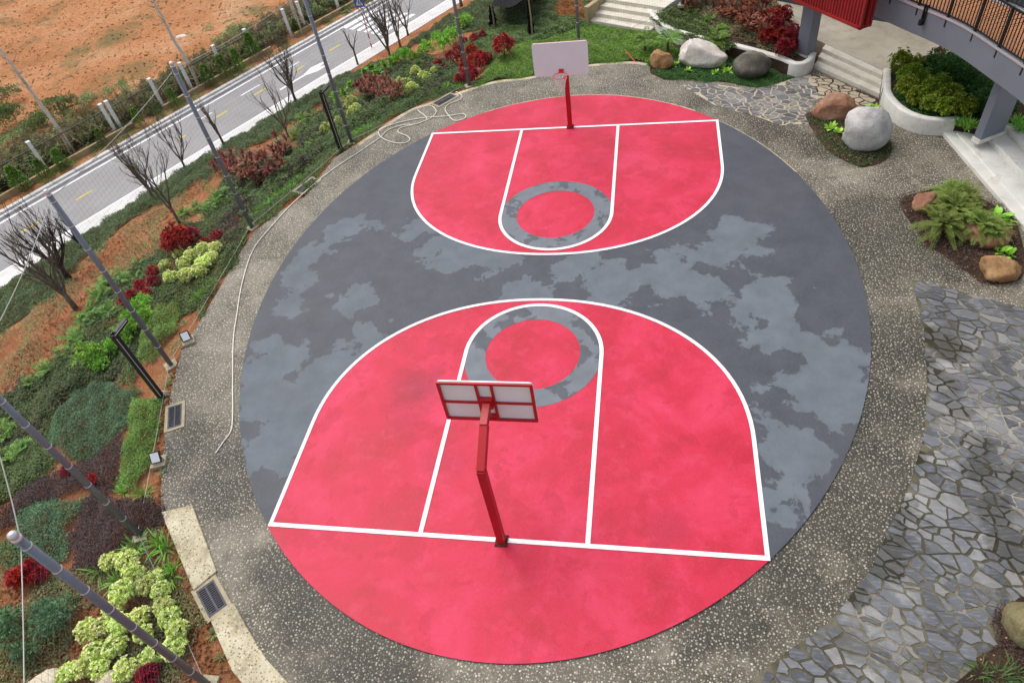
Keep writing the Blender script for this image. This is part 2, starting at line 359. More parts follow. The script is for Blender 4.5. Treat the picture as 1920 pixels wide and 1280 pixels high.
def concrete(name, a, b, stain, amt=.5, s=1.0):
    k = NT(name, .75, .3); c = k.ramp(k.noise(1.1*s, 7, .65, dist=.3), (.32, lin(*a)), (.68, lin(*b)))
    c = k.mix(k.math('MULTIPLY', k.ramp(k.noise(2.3*s, 8, .68, off=6, dist=.5), (.52, 0), (.7, 1)), amt), c, lin(*stain))
    c = k.mix(k.math('MULTIPLY', k.ramp(k.noise(5*s, 6, .7, off=16), (.6, 0), (.7, 1)), amt*.7), c, lin(int(stain[0]*.75), int(stain[1]*.75), int(stain[2]*.72)))
    k.col(c); k.bump(k.noise(30, 5, .7), .2, .01); MATS[name] = k.m
concrete('steps_white', (196, 188, 172), (218, 212, 198), (162, 146, 118))
concrete('wall_white', (200, 198, 190), (222, 220, 213), (166, 150, 118), .45)
concrete('platform', (158, 150, 134), (184, 176, 160), (136, 126, 108), .5, .6)
concrete('walk_white', (196, 194, 192), (216, 214, 212), (176, 172, 168), .3, .6)
concrete('kerb_tan', (150, 132, 98), (178, 160, 124), (110, 98, 74), .5)
concrete('mortar', (92, 88, 74), (160, 155, 142), (62, 58, 44), .9, .8)
_k = NT('mortar_joint', .9, .2); _c = _k.ramp(_k.noise(.7, 8, .68, off=5), (.42, lin(78, 74, 60)), (.55, lin(118, 112, 96)), (.63, lin(152, 147, 134)))
MORTAR = (_k, _c)
concrete('beige_paving', (170, 156, 130), (196, 184, 160), (120, 108, 88), .6, 1.2)
plain('pole_gray', (112, 118, 130), .4, .5, .3, .08); plain('metal_light', (205, 206, 208), .35, .5, .6, .05)
plain('wire_gray', (150, 152, 148), .5, .4, .3, .05); plain('net_dark', (80, 84, 88), .7, .2, 0, .05)
plain('red_paint', (176, 22, 30), .42, .5, 0, .08, 3); plain('board_white', (222, 234, 236), .35, .5, 0, .03, 2)
plain('rim_red', (214, 48, 52), .4, .5); plain('net_white', (226, 224, 222), .7, .2); plain('rust', (92, 46, 34), .8, .2)
plain('black_metal', (30, 31, 36), .4, .5, .2, .1); plain('grate_iron', (58, 58, 68), .5, .5, .4, .15, 20); plain('pit_black', (14, 14, 14), .95, .1)
plain('lamp_strip', (205, 200, 190), .4, .4); plain('flood_glass', (226, 228, 232), .5, .4, 0, .02); plain('pad_concrete', (168, 158, 132), .85, .2, 0, .2, 9, .3)
plain('hose_white', (230, 225, 212), .5, .4, 0, .06); plain('steel_gray', (112, 117, 128), .5, .4, 0, .06, 1.2); plain('steel_dark', (70, 76, 84), .55, .4, 0, .06)
plain('container_red', (146, 34, 36), .55, .35, 0, .22, 1.3); plain('rail_black', (20, 20, 22), .5, .4)
plain('deck_dark', (44, 44, 46), .9, .2); plain('sign_blue', (28, 92, 190), .4, .4); plain('post_red', (190, 34, 40), .45, .4); plain('post_white', (222, 222, 222), .45, .4)
plain('yellow_line', (214, 184, 70), .7, .2, 0, .12, 12); plain('gap_dark', (96, 94, 94), .9, .1); plain('stake', (170, 152, 120), .85, .15, 0, .2, 8)
plain('black_net', (24, 24, 26), .95, .1); plain('green_wrap', (28, 96, 74), .8, .2); plain('bag_white', (214, 214, 212), .7, .3)
MOSS = [(*p[:2], p[3]) for p in [(9.73,-2.38,0,.3),(9.99,-2.73,0,.3),(9.29,-3.24,0,.25),(9.56,-3.72,0,.25),(9.63,-4.48,0,.22),(9.66,-5.33,0,.25),(9.64,-6.11,0,.3),(9.63,-6.96,0,.3),(9.62,-7.75,0,.35),(7.17,-8.26,0,.35),(7.89,-7.08,0,.25),(7.42,-7.91,0,.3),(6.7,-8.82,0,.2),(10.19,-6.21,0,.2),(8.48,-5.79,0,.15)]]
def moss(k):
    acc = None
    for x, y, r in MOSS:
        q = k.n('ShaderNodeVectorMath', operation='DISTANCE'); k.t.links.new(k.co(), q.inputs[0]); q.inputs[1].default_value = (x, y, 0); vv = k.math('SUBTRACT', q.outputs['Value'], r); acc = vv if acc is None else k.math('SMOOTH_MIN', acc, vv, .2)
    return k.math('MULTIPLY', k.ramp(k.math('ADD', acc, k.math('MULTIPLY', k.math('SUBTRACT', k.noise(2.2, 8, .7, off=41, dist=.6), .5), 1.1)), (0, 1), (.12, 0)), .85)
def slate():
    k = NT('slate', .55, .4); oi = k.n('ShaderNodeObjectInfo'); g = k.n('ShaderNodeNewGeometry')
    r = k.math('FRACT', k.math('ADD', oi.outputs['Random'], g.outputs['Random Per Island']))
    c = k.ramp(r, (0, lin(68, 70, 74)), (.35, lin(85, 87, 92)), (.75, lin(104, 106, 111)), (1, lin(126, 124, 120)))
    mp = k.n('ShaderNodeMapping'); k.t.links.new(k.co(), mp.inputs[0]); mp.inputs[3].default_value = (2, 9, 1); mp.inputs[2].default_value = (0, 0, .6)
    gr = k.n('ShaderNodeTexNoise'); k.t.links.new(mp.outputs[0], gr.inputs[0]); gr.inputs['Scale'].default_value = 2.4; gr.inputs['Detail'].default_value = 7
    c = k.mix(k.math('MULTIPLY', k.ramp(gr.outputs[0], (.5, 0), (.7, 1)), .35), c, lin(150, 152, 156))
    c = k.mix(k.math('MULTIPLY', k.ramp(k.noise(.8, 7, .68, off=5), (.5, 0), (.62, 1)), k.math('MULTIPLY', k.math('FRACT', k.math('MULTIPLY', r, 7.3)), .8)), c, lin(160, 159, 155))
    c = k.mix(k.math('MULTIPLY', k.ramp(k.noise(.6, 6, .65, off=31, dist=.5), (.6, 0), (.68, 1)), .45), c, lin(72, 68, 54))
    c = k.mix(k.math('MULTIPLY', moss(k), .55), c, lin(62, 58, 44)); k.col(c); k.bump(gr.outputs[0], .35, .01); MATS['slate'] = k.m
slate()
_k, _c = MORTAR; _c = _k.mix(_k.math('MULTIPLY', _k.ramp(_k.noise(3, 7, .7, off=2), (.45, 0), (.65, 1)), .6), _c, lin(64, 60, 45)); _k.col(_k.mix(moss(_k), _c, lin(44, 42, 30))); _k.bump(_k.noise(20, 5), .4, .02); MATS['mortar'] = _k.m
def wood():
    k = NT('deck_wood', .7, .3); oi = k.n('ShaderNodeObjectInfo')
    mp = k.n('ShaderNodeMapping'); k.t.links.new(k.co(True), mp.inputs[0]); mp.inputs[3].default_value = (1.5, 14, 1)
    g = k.n('ShaderNodeTexNoise'); k.t.links.new(mp.outputs[0], g.inputs[0]); g.inputs['Scale'].default_value = 3; g.inputs['Detail'].default_value = 6
    c = k.ramp(g.outputs[0], (.3, lin(150, 96, 62)), (.7, lin(190, 134, 92)))
    k.col(k.mix(k.math('MULTIPLY', oi.outputs['Random'], .4), c, lin(150, 116, 92))); MATS['deck_wood'] = k.m
wood()

# ------------------------------------------------------------------ ground: bank, plaza, road, field
def grid_sheet(s0, s1, o0, o1, step, zf):
    ss = np.arange(s0, s1+step/2, step); oo = np.arange(o0, o1+step/2, step)
    S, O = np.meshgrid(ss, oo, indexing='ij'); X = RD[0]*S+RN[0]*O; Y = RD[1]*S+RN[1]*O; Z = zf(X, Y, S, O)
    n, m_ = S.shape; I = np.arange(n*m_).reshape(n, m_)
    F = np.stack([I[:-1, :-1], I[:-1, 1:], I[1:, 1:], I[1:, :-1]], -1).reshape(-1, 4)
    return np.stack([X, Y, Z], -1).reshape(-1, 3), F
def bank_z(X, Y, S, O):
    d, ins = poly_dist(X, Y, LEVEL); z = terrain(X, Y)
    return np.where(ins, -.07, z-.03)
V, F = grid_sheet(-34, 46, SW, 16, .3, bank_z)
me = tri_mesh('garden_bank', V, F[:, ::-1], 'soil_red'); me.polygons.foreach_set('use_smooth', [True]*len(me.polygons))
tag(link('garden_bank', me), kind='structure')
PLAZA = [(0, -30), (-1, -16), (-3.2, -13.2)]+[p[:2] for p in PLAZA_EDGE]+[p[:2] for p in [(2.91,12.26,0),(3.43,11.65,0),(4.6,11.55,0),(6.05,11.02,0),(6.6,10.66,0),(7.27,10.75,0),(8.07,11.15,0),(9.04,12.16,0)]]+[(20, 24), (45, 24), (45, -30)]
pl = MB(); pl.prism(PLAZA, -.4, 0); struct('plaza', pl, 'pebble')
# lawn ground behind the plaza (level ground under the far green)
lw = MB(); lw.prism([p[:2] for p in [(-4.47,11.79,0),(-3.16,15.25,0),(-0.99,17.72,0),(-0.03,19.19,0),(1.87,19.96,0),(4.81,19.35,0),(10.12,14.95,0),(9.05,11.8,0),(8.06,11.07,0),(7.26,10.66,0),(6.59,10.58,0),(6.05,10.94,0),(4.6,11.46,0),(3.43,11.56,0),(2.81,12.18,0),(2.85,12.87,0),(2.05,13.22,0),(0.39,13.16,0),(-0.78,12.84,0),(-1.92,12.41,0),(-3.46,12.14,0)]], -.3, -.03)
struct('lawn_ground', lw, 'soil_dark')
# paler worn rim of the paving round the far end
rim = MB(); band(rim, [p[:2] for p in spline([(-8.23,7.81,0),(-6.86,10.18,0),(-5.76,10.98,0),(-4.48,11.89,0),(-3.5,12.42,0),(-1.95,12.65,0),(-0.8,13.08,0),(0.37,13.41,0),(2.04,13.46,0),(2.8,13.16,0)], 6)], -.02, .22, .004); struct('plaza_rim', rim, 'pale_pebble')

def road_quad(mb, s0, s1, o0, o1, z=0, n=1):
    mb.add([road(s0, o0, z), road(s1, o0, z), road(s1, o1, z), road(s0, o1, z)], [(0, 1, 2, 3)][::1]); return mb
def up(mb):
    # make sheet faces look up
    for i, f in enumerate(mb.f):
        a, b, c = (Vector(mb.v[j]) for j in f[:3])
        if (b-a).cross(c-a).z < 0: mb.f[i] = f[::-1]
    return mb
k = MB(); k.prism([road(-80, -27.5), road(140, -27.5), road(140, -22.9), road(-80, -22.9)], -DROP-.3, -DROP-.12); struct('road', k, 'asphalt')
RZ = -.12
k = MB(); k.prism([road(-80, -22.9), road(140, -22.9), road(140, SW+.02), road(-80, SW+.02)], -DROP-.4, -DROP+.0); struct('sidewalk', k, 'walk_white')
k = MB()
road_quad(k, -80, 140, -23.26, -23.1, RZ+.004); road_quad(k, -80, 140, -27.3, -27.16, RZ+.004)
edge = struct('road_marking', up(k), 'line_white')
k = MB(); road_quad(k, -80, 140, -23.02, -22.93, RZ+.004); struct('gutter', up(k), 'gap_dark')
for p, q in zip([(-25.27,6.89,-3.12),(-24.01,9.33,-3.12),(-22.68,11.85,-3.12),(-21.36,14.5,-3.12),(-20.25,16.81,-3.12),(-18.97,19.09,-3.12),(-17.59,21.81,-3.12),(-16.18,24.19,-3.12)], [(-24.76,7.6,-3.12),(-23.5,10.1,-3.12),(-22.37,12.36,-3.12),(-21.1,15.01,-3.12),(-19.85,17.46,-3.12),(-18.57,19.86,-3.12),(-17.26,22.45,-3.12),(-15.84,25.02,-3.12)]):
    s0 = p[0]*RD[0]+p[1]*RD[1]; s1 = q[0]*RD[0]+q[1]*RD[1]
    k = MB(); road_quad(k, s0, s1, -25.47, -25.35, RZ+.004); struct('lane_dash', up(k), 'yellow_line')
for i in range(6):
    o0 = -23.75-i*.62
    k = MB(); road_quad(k, 16.6, 19.8, o0-.33, o0, RZ+.005); struct('zebra_stripe', up(k), 'line_white')
k = MB(); oa = -24.4
ar = lambda *P: k.add([road(s_, oa+o_, RZ+.005) for s_, o_ in P], [tuple(range(len(P)))])
ar((9.0, .08), (9.0, -.08), (10.9, -.08), (10.9, .08)); ar((10.9, -.1), (10.9, .1), (11.6, .42), (12.6, .35), (11.9, .1), (12.9, -.15), (11.7, -.4)); struct('lane_arrow', up(k), 'line_white')
for s0, s1 in ((10.6, 12.0), (7.6, 9.0), (4.6, 5.6)):
    k = MB(); road_quad(k, s0, s1, -26.2, -26.1, RZ+.005); struct('lane_line', up(k), 'line_white')
# far kerb, stone by stone
kerb = MB(); kerb.prism([road(-80, -28.02), road(140, -28.02), road(140, -27.5), road(-80, -27.5)], -DROP-.4, -DROP-.06); kerb = struct('kerb', kerb, 'walk_white')
ks = MB(); ks.box((0, 0, 0), (1.17, .24, .24)); ks = ks.mesh('kerb_stone', 'walk_white'); ks2 = MB(); ks2.box((0, 0, 0), (1.17, .22, .14)); ks2 = ks2.mesh('kerb_stone', 'walk_white')
for i in range(34):
    s_ = -13+i*1.2
    link('kerb_stone', ks, kerb, road(s_, -27.86, -.04), ROAD_ANG); link('kerb_stone', ks2, kerb, road(s_+.1, -27.62, -.085), ROAD_ANG)
def field_z(X, Y, S, O):
    b = np.clip((-28.9-O)/3, 0, 1)
    return -DROP-.04+b*(.18*np.sin(.35*X+.2*Y)+.16*np.sin(.5*Y-.3*X)+.05*np.sin(1.7*X+.8*Y)+.04*np.sin(2.9*Y-1.3*X))
V, F = grid_sheet(-60, 120, -110, -27.98, .6, field_z)
me = tri_mesh('field', V, F[:, ::-1], 'soil_field'); me.polygons.foreach_set('use_smooth', [True]*len(me.polygons)); tag(link('field', me), kind='structure')
g = MB(); g.prism([(-400, -400), (400, -400), (400, 500), (-400, 500)], -4.6, -4.0); struct('ground', g, 'soil_field')

# ------------------------------------------------------------------ the court
FC = [1.001, -.004, .0017, -.0002, -.0004, -.0019, .0001, .0026, -.0026]
def oval(a, k=1.0):
    r = FC[0]+sum(FC[2*i-1]*cos(i*a)+FC[2*i]*sin(i*a) for i in (1, 2, 3, 4))
    return (8.45*r*k*cos(a), -.03+10.67*r*k*sin(a))
CZ = .035; NO = 240
k = MB(); o1 = [oval(2*pi*i/NO) for i in range(NO)]; k.prism(o1, -.1, CZ); court = struct('court', k, 'court_gray'); 
B, HW, KW, YC, LW = 8.28, 5.29, 1.775, 3.007, .09
def arc3(w_, n=60):
    """outline of the three point area on the +y side, from left baseline corner round to the right one"""
    rx, ry, yc = HW-w_, 4.56-w_, 5.5; p = [(-rx, B)]
    for i in range(n+1):
        a = pi+pi*i/n; c, s_ = cos(a), sin(a); e = 2/2.09
        p.append((rx*math.copysign(abs(c)**e, c), yc+ry*math.copysign(abs(s_)**e, s_)))
    return p+[(rx, B)]
for sg in (-1, 1):
    fl = lambda P: [(x*1, sg*y) for x, y in P]
    # end segment of the oval behind the baseline plus the area in front of it, in red
    seg = [oval(2*pi*i/720) for i in range(720)]; seg = [p for p in seg if sg*p[1] > B]
    seg.sort(key=lambda p: p[0]); k = MB(); n_ = len(seg); k.add([(x, y, CZ+.004) for x, y in seg]+[(x, sg*(B-.001), CZ+.004) for x, y in seg], [(i, i+1, n_+i+1, n_+i) for i in range(n_-1)])
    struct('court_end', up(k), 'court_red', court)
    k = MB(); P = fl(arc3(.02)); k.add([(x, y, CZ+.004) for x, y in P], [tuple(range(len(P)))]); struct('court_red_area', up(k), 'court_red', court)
    k = MB(); N = 96; cc = [(cos(2*pi*i/N), sin(2*pi*i/N)) for i in range(N)]
    k.add([(c*1.79, sg*YC+s_*1.79, CZ+.008) for c, s_ in cc]+[(c*1.233, sg*YC+s_*1.233, CZ+.008) for c, s_ in cc], [(i, (i+1) % N, N+(i+1) % N, N+i) for i in range(N)])
    struct('center_ring', up(k), 'court_ring', court)
    zl = CZ+.012
    # lines
    k = MB(); O, I = fl(arc3(0)), fl(arc3(LW)); n_ = len(O); k.add([(x, y, zl) for x, y in O]+[(x, y, zl) for x, y in I], [(i, i+1, n_+i+1, n_+i) for i in range(n_-1)]); struct('court_line', up(k), 'line_white', court)
    k = MB(); k.add([(-HW, sg*(B-.05), zl+.003), (HW, sg*(B-.05), zl+.003), (HW, sg*(B+.05), zl+.003), (-HW, sg*(B+.05), zl+.003)], [(0, 1, 2, 3)]); struct('court_line', up(k), 'line_white', court)
    kp = [(-KW, B-.05)]+[(KW*-cos(pi*i/48)*1.0, YC-1.80*sin(pi*i/48)) for i in range(49)]+[(KW, B-.05)]
    k = MB(); band(k, fl(kp), .05, .05, zl+.0015); struct('court_line', up(k), 'line_white', court)
# pale worn stretch where the court meets the paving
k = MB(); band(k, [oval(a*pi/180) for a in range(58, 116, 2)], .02, .1, .006); struct('court_rim', up(k), 'pale_pebble')
k = MB(); band(k, [oval(a*pi/180) for a in range(28, 54, 2)], .02, .06, .006); struct('court_rim', up(k), 'pale_pebble')

# ------------------------------------------------------------------ hoops
def make_hoop(label):
    """base at the origin, board towards +y"""
    t = thing('basketball_hoop', label, 'hoop', group='basketball hoops')
    k = MB(); k.box((0, 0, 1.33), (.16, .16, 2.66)); k.beam((0, -.02, 2.62), (0, .70, 3.04), .16, .17); k.beam((0, .66, 3.06), (0, 1.10, 3.14), .15, .15)
    post = part('post', k, 'red_paint', t); bevel_mod(post, .012)
    k = MB(); k.box((0, 0, .02), (.26, .26, .03))
    for sx in (-1, 1):
        for sy in (-1, 1): k.tube([(sx*.105, sy*.105, .02), (sx*.105, sy*.105, .06)], .014, 6)
    part('base_plate', k, 'rust', t)
    yb, zb, bh, bw = 1.2, 2.57, 1.1, 1.8
    # board with rounded corners
    k = MB(); P = []; r = .07
    for cx, cz, a0 in ((bw/2-r, zb+bh-r, 0), (-bw/2+r, zb+bh-r, 90), (-bw/2+r, zb+r, 180), (bw/2-r, zb+r, 270)):
        for i in range(5): a = radians(a0+i*22.5); P.append((cx+r*cos(a), cz+r*sin(a)))
    n_ = len(P); k.add([(x, yb, z) for x, z in P]+[(x, yb+.03, z) for x, z in P], [tuple(range(n_)), tuple(range(2*n_-1, n_-1, -1))]+[(i, n_+i, n_+(i+1) % n_, (i+1) % n_) for i in range(n_)])
    part('backboard', k, 'board_white', t)
    k = MB(); y0 = yb-.022; e = .03; fr = .055
    k.beam((-bw/2+e, y0, zb+bh-e), (bw/2-e, y0, zb+bh-e), .042, fr); k.beam((-bw/2+e, y0, zb+e), (bw/2-e, y0, zb+e), .042, fr)
    for x in (-bw/2+e, bw/2-e): k.beam((x, y0+.001, zb+.005), (x, y0+.001, zb+bh-.005), .042, fr, (1, 0, 0))
    for x in (-.16, .13): k.beam((x, y0-.002, zb+.03), (x, y0-.002, zb+bh-.03), .036, .05, (1, 0, 0))
    for x0, x1 in ((-bw/2+.05, -.18), (.15, bw/2-.05)): k.beam((x0, y0+.002, zb+.53), (x1, y0+.002, zb+.53), .034, .045)
    k.beam((-.14, y0-.004, zb+.66), (.11, y0-.004, zb+.66), .06, .05); k.beam((-.14, y0-.004, zb+.16), (.11, y0-.004, zb+.16), .06, .08)
    fr_o = part('frame', k, 'red_paint', t)
    k = MB(); k.box((-.01, yb-.07, zb+.56), (.22, .06, .26)); part('mounting_bracket', k, 'red_paint', t)
    zr = zb+.17; R_ = .225; yc = yb+.03+.15+R_
    k = MB(); k.tube([(R_*cos(2*pi*i/28), yc+R_*sin(2*pi*i/28), zr) for i in range(29)], .012, 6, False)
    k.box((0, yb+.045, zr-.01), (.16, .03, .14)); k.beam((-.05, yb+.05, zr), (-.09, yc-R_+.02, zr), .02, .02); k.beam((.05, yb+.05, zr), (.09, yc-R_+.02, zr), .02, .02)
    rim_ = part('rim', k, 'rim_red', t)
    k = MB(); N = 12; rows = [(R_*.98, zr-.01), (R_*.85, zr-.1), (R_*.7, zr-.2), (R_*.6, zr-.3), (R_*.58, zr-.4)]
    for j in range(len(rows)-1):
        for i in range(N):
            for d_ in (-.5, .5):
                a = 2*pi*(i+.5*(j % 2))/N; b_ = 2*pi*(i+.5*(j % 2)+d_)/N
                k.tube([(rows[j][0]*cos(a), yc+rows[j][0]*sin(a), rows[j][1]), (rows[j+1][0]*cos(b_), yc+rows[j+1][0]*sin(b_), rows[j+1][1])], .0075, 4, False)
    part('net', k, 'net_white', t)
    return t
hoop = make_hoop('basketball hoop seen from behind with red framed board, at the near end'); hoop.location = (0, -8.3, CZ)
h2 = copy_tree(hoop); h2.location = (.03, 8.3, CZ); h2.rotation_euler[2] = pi; h2['label'] = 'basketball hoop facing the viewer with plain white board, at the far end'
# ------------------------------------------------------------------ steps, planters, building edge
def lerp(a, b, t): return tuple(x+(y-x)*t for x, y in zip(a, b))
SA0, SB0 = (8.97,11.9,0), (10.77,9.42,0); SA1, SB1 = (9.47,12.89,0.45), (11.02,10.47,0.45)
st = thing('concrete_steps', 'three stained concrete steps between the two white planters, up to the covered platform', 'steps')
for i in range(3):
    t0, t1 = i/3*1.0, 1.02
    a0, b0, a1, b1 = (lerp(SA0, SA1, t0)[:2], lerp(SB0, SB1, t0)[:2], lerp(SA0, SA1, t1)[:2], lerp(SB0, SB1, t1)[:2])
    k = MB(); k.prism([a0, b0, b1, a1], -.05+.15*i, .15*(i+1)-.0015*(2-i)); bevel_mod(part('step', k, 'steps_white', st), .02)
k = MB(); k.prism([lerp(SA0, SA1, 1.021)[:2], lerp(SB0, SB1, 1.021)[:2]]+[p[:2] for p in [(12.64,11.46,0.45),(14.8,11.53,0.45)]]+[(22, 10), (22, 28), (5.5, 28)]+[p[:2] for p in [(7.86,19.37,0.45),(8.71,14.12,0.45)]], -.3, .45)
struct('platform', k, 'platform')
def wall_thing(name, label, cat, pts, h, th, mat, z0=-.1):
    C_ = [p[:2] for p in spline(pts, 6)]; r = .05; pr = [(-.0, z0), (-.0, h-r), (r*.3, h-r*.3), (r, h), (th-r, h), (th-r*.3, h-r*.3), (th, h-r), (th, z0)]; V_ = []
    for i, p in enumerate(C_):
        a = C_[max(i-1, 0)]; b = C_[min(i+1, len(C_)-1)]; d = hypot(b[0]-a[0], b[1]-a[1]); nx_, ny_ = -(b[1]-a[1])/d, (b[0]-a[0])/d
        V_ += [(p[0]+nx_*o_, p[1]+ny_*o_, z_) for o_, z_ in pr]
    m_ = len(pr); k = MB(); k.add(V_, [(i*m_+j, (i+1)*m_+j, (i+1)*m_+j+1, i*m_+j+1) for i in range(len(C_)-1) for j in range(m_-1)]+[tuple(range(m_)), tuple(range(len(V_)-1, len(V_)-1-m_, -1))])
    me = k.mesh(name, mat, True); o = link(name, me); o.modifiers.new('edge', 'EDGE_SPLIT').split_angle = radians(50); return tag(o, label, cat)
W1 = [(2.7,17.46,0),(3.08,16.26,0),(3.52,15.37,0),(4.45,14.45,0),(5.66,13.57,0),(6.63,12.82,0),(7.66,11.9,0),(8.1,11.36,0),(8.51,11.31,0),(8.86,11.66,0),(9.04,12.16,0)]
wall_thing('planter_wall', 'low white planter wall with rounded end behind the pale boulder', 'planter', W1, .5, .24, 'wall_white')
W2 = [(SB1[0], SB1[1], 0)]+[(10.79,9.34,0),(10.7,8.79,0),(10.78,8.02,0),(11.05,7.34,0),(11.51,6.9,0),(12.1,6.75,0),(12.49,6.81,0)]
wall_thing('planter_wall', 'curved white planter wall with yellow stains beside the concrete steps', 'planter', W2, .55, .24, 'wall_white')
k = MB(); k.prism([p[:2] for p in spline(W1, 3)]+[p[:2] for p in [(9.08,12.37,0.4),(8.72,14.14,0.4),(8,18.85,0.4),(4.64,22.31,0.4),(2.99,18.67,0.4)]], -.2, .40); struct('planter_soil', k, 'soil_dark')
k = MB(); k.prism([p[:2] for p in spline(W2, 3)]+[p[:2] for p in [(13.14,6.36,0.45),(14.22,6.75,0.45),(15.58,8.84,0.45),(14.64,11.55,0.45),(12.57,11.39,0.45),(11.9,10.97,0.45)]], -.2, .452); struct('planter_soil', k, 'soil_dark')
# far steps up to the path
fs = thing('stone_steps', 'pale stone steps at the far end of the lawn by the planter', 'steps')
A0, B0 = (0.15,17.57,0), (2.85,15.97,0)
dx, dy = B0[0]-A0[0], B0[1]-A0[1]; L_ = hypot(dx, dy); nx, ny = -dy/L_, dx/L_
for i in range(4):
    o0 = .42*i; k = MB(); k.prism([(A0[0]+nx*o0, A0[1]+ny*o0), (B0[0]+nx*o0, B0[1]+ny*o0), (B0[0]+nx*(1.9), B0[1]+ny*(1.9)), (A0[0]+nx*(1.9), A0[1]+ny*(1.9))], -.3+.16*i, .16*(i+1)-.002*(3-i)); bevel_mod(part('step', k, 'steps_white', fs), .02)
k = MB(); k.prism([(A0[0]+nx*1.901, A0[1]+ny*1.901), (B0[0]+nx*1.901, B0[1]+ny*1.901), (B0[0]+nx*14+1, B0[1]+ny*14), (A0[0]+nx*14, A0[1]+ny*14)], -1, .64); struct('upper_path', k, 'walk_white')
k = MB(); k.prism(strip_poly([(A0[0]-.02, A0[1]-.1), (A0[0]+nx*2-.02, A0[1]+ny*2), (A0[0]+nx*8-.05, A0[1]+ny*8)], .25, 0), -1, .75); o = link('edging_wall', k.mesh('edging_wall', 'kerb_tan')); tag(o, 'low brown stone edging wall alongside the pale far steps', 'wall'); bevel_mod(o, .03)
# right hand steps
E0, E1 = (12.1,6.85,0), (12.86,1.79,0); dx, dy = E1[0]-E0[0], E1[1]-E0[1]; L_ = hypot(dx, dy); ux, uy = dx/L_, dy/L_; rx_, ry_ = -uy, ux
E2 = (E1[0]+ux*6, E1[1]+uy*6)
rs = thing('concrete_steps', 'long white concrete steps along the plaza edge, beside the gray column foot', 'steps')
for i, (o0, zt) in enumerate(((0, .13), (.32, .16), (.95, .31), (1.5, .46))):
    k = MB(); s0 = 0 if i == 0 else .1+.15*i
    k.prism([(E0[0]+ux*s0+rx_*o0, E0[1]+uy*s0+ry_*o0), (E2[0]+rx_*o0, E2[1]+ry_*o0), (E2[0]+rx_*8, E2[1]+ry_*8), (E0[0]+ux*s0+rx_*8, E0[1]+uy*s0+ry_*8)], -.1+.1*i, zt); bevel_mod(part('step', k, 'wall_white', rs), .025)
# columns
def column(c, l, r, z0, z1, label):
    c, l, r = c[:2], l[:2], r[:2]; d = (l[0]+r[0]-c[0], l[1]+r[1]-c[1]); k = MB(); k.prism([c, r, d, l], z0, z1)
    t = thing('column', label, 'column'); o = part('shaft', k, 'steel_gray', t); bevel_mod(o, .008)
    m_ = ((c[0]+d[0])/2, (c[1]+d[1])/2); k = MB(); k.prism([(m_[0]+(p[0]-m_[0])*1.1, m_[1]+(p[1]-m_[1])*1.1) for p in (c, r, d, l)], z0-.1, z0+.04); part('foot', k, 'wall_white', t)
column((8.64,11.96,0.45), (8.33,12.37,0.45), (8.99,12.22,0.45), .42, 2.75, 'square gray column rising from the planter with red shrubs')
column((12.77,5.67,0.45), (12.65,5.9,0.45), (13.55,6.11,0.45), .42, 2.6, 'broad gray column under the curved walkway beside the long steps')
# elevated walkway
EDGE = [(10.04,10.22),(10.4,9.55),(10.82,8.78),(11.41,7.75),(11.85,6.74),(12.26,5.25),(12.48,4.43),(12.6,3.81),(12.78,2.4),(12.86,.8),(12.84,-1)]
EC = [tuple(p)[:2] for p in spline([(x, y, 0) for x, y in EDGE], 8)]
wk = thing('elevated_walkway', 'curved elevated walkway with gray edge beam, wooden floor and black railing', 'walkway')
k = MB(); k.prism(strip_poly(EC, .3, 0), 2.6, 3.4); part('edge_beam', k, 'steel_gray', wk)
k = MB(); k.prism(strip_poly(EC, -.002, .02), 3.36, 3.43); part('edge_angle', k, 'metal_light', wk)
fl_ = MB(); fl_.prism(strip_poly(EC, 2.0, -.301), 3.2, 3.38); fl_ = part('deck_floor', fl_, 'deck_dark', wk)
ec = [0.]
for i in range(1, len(EC)): ec.append(ec[-1]+hypot(EC[i][0]-EC[i-1][0], EC[i][1]-EC[i-1][1]))
def edge_at(s_):
    i = min(max(int(np.searchsorted(ec, s_))-1, 0), len(EC)-2); t = (s_-ec[i])/(ec[i+1]-ec[i]); a, b = EC[i], EC[i+1]
    d = hypot(b[0]-a[0], b[1]-a[1]); return (a[0]+(b[0]-a[0])*t, a[1]+(b[1]-a[1])*t), ((b[0]-a[0])/d, (b[1]-a[1])/d)
kp = MB(); kp.box((0, 0, 0), (1.62, .098, .03)); kp = kp.mesh('plank', 'deck_wood')
s_ = .1
while s_ < ec[-1]-.3:
    (x, y), (tx, ty) = edge_at(s_); nx, ny = -ty, tx
    link('plank', kp, fl_, (x+nx*.93, y+ny*.93, 3.4), atan2(ny, nx)); s_ += .108
k = MB(); k.prism(strip_poly(EC, 2.0, -1.76), 3.381, 3.45); part('inner_curb', k, 'metal_light', wk)
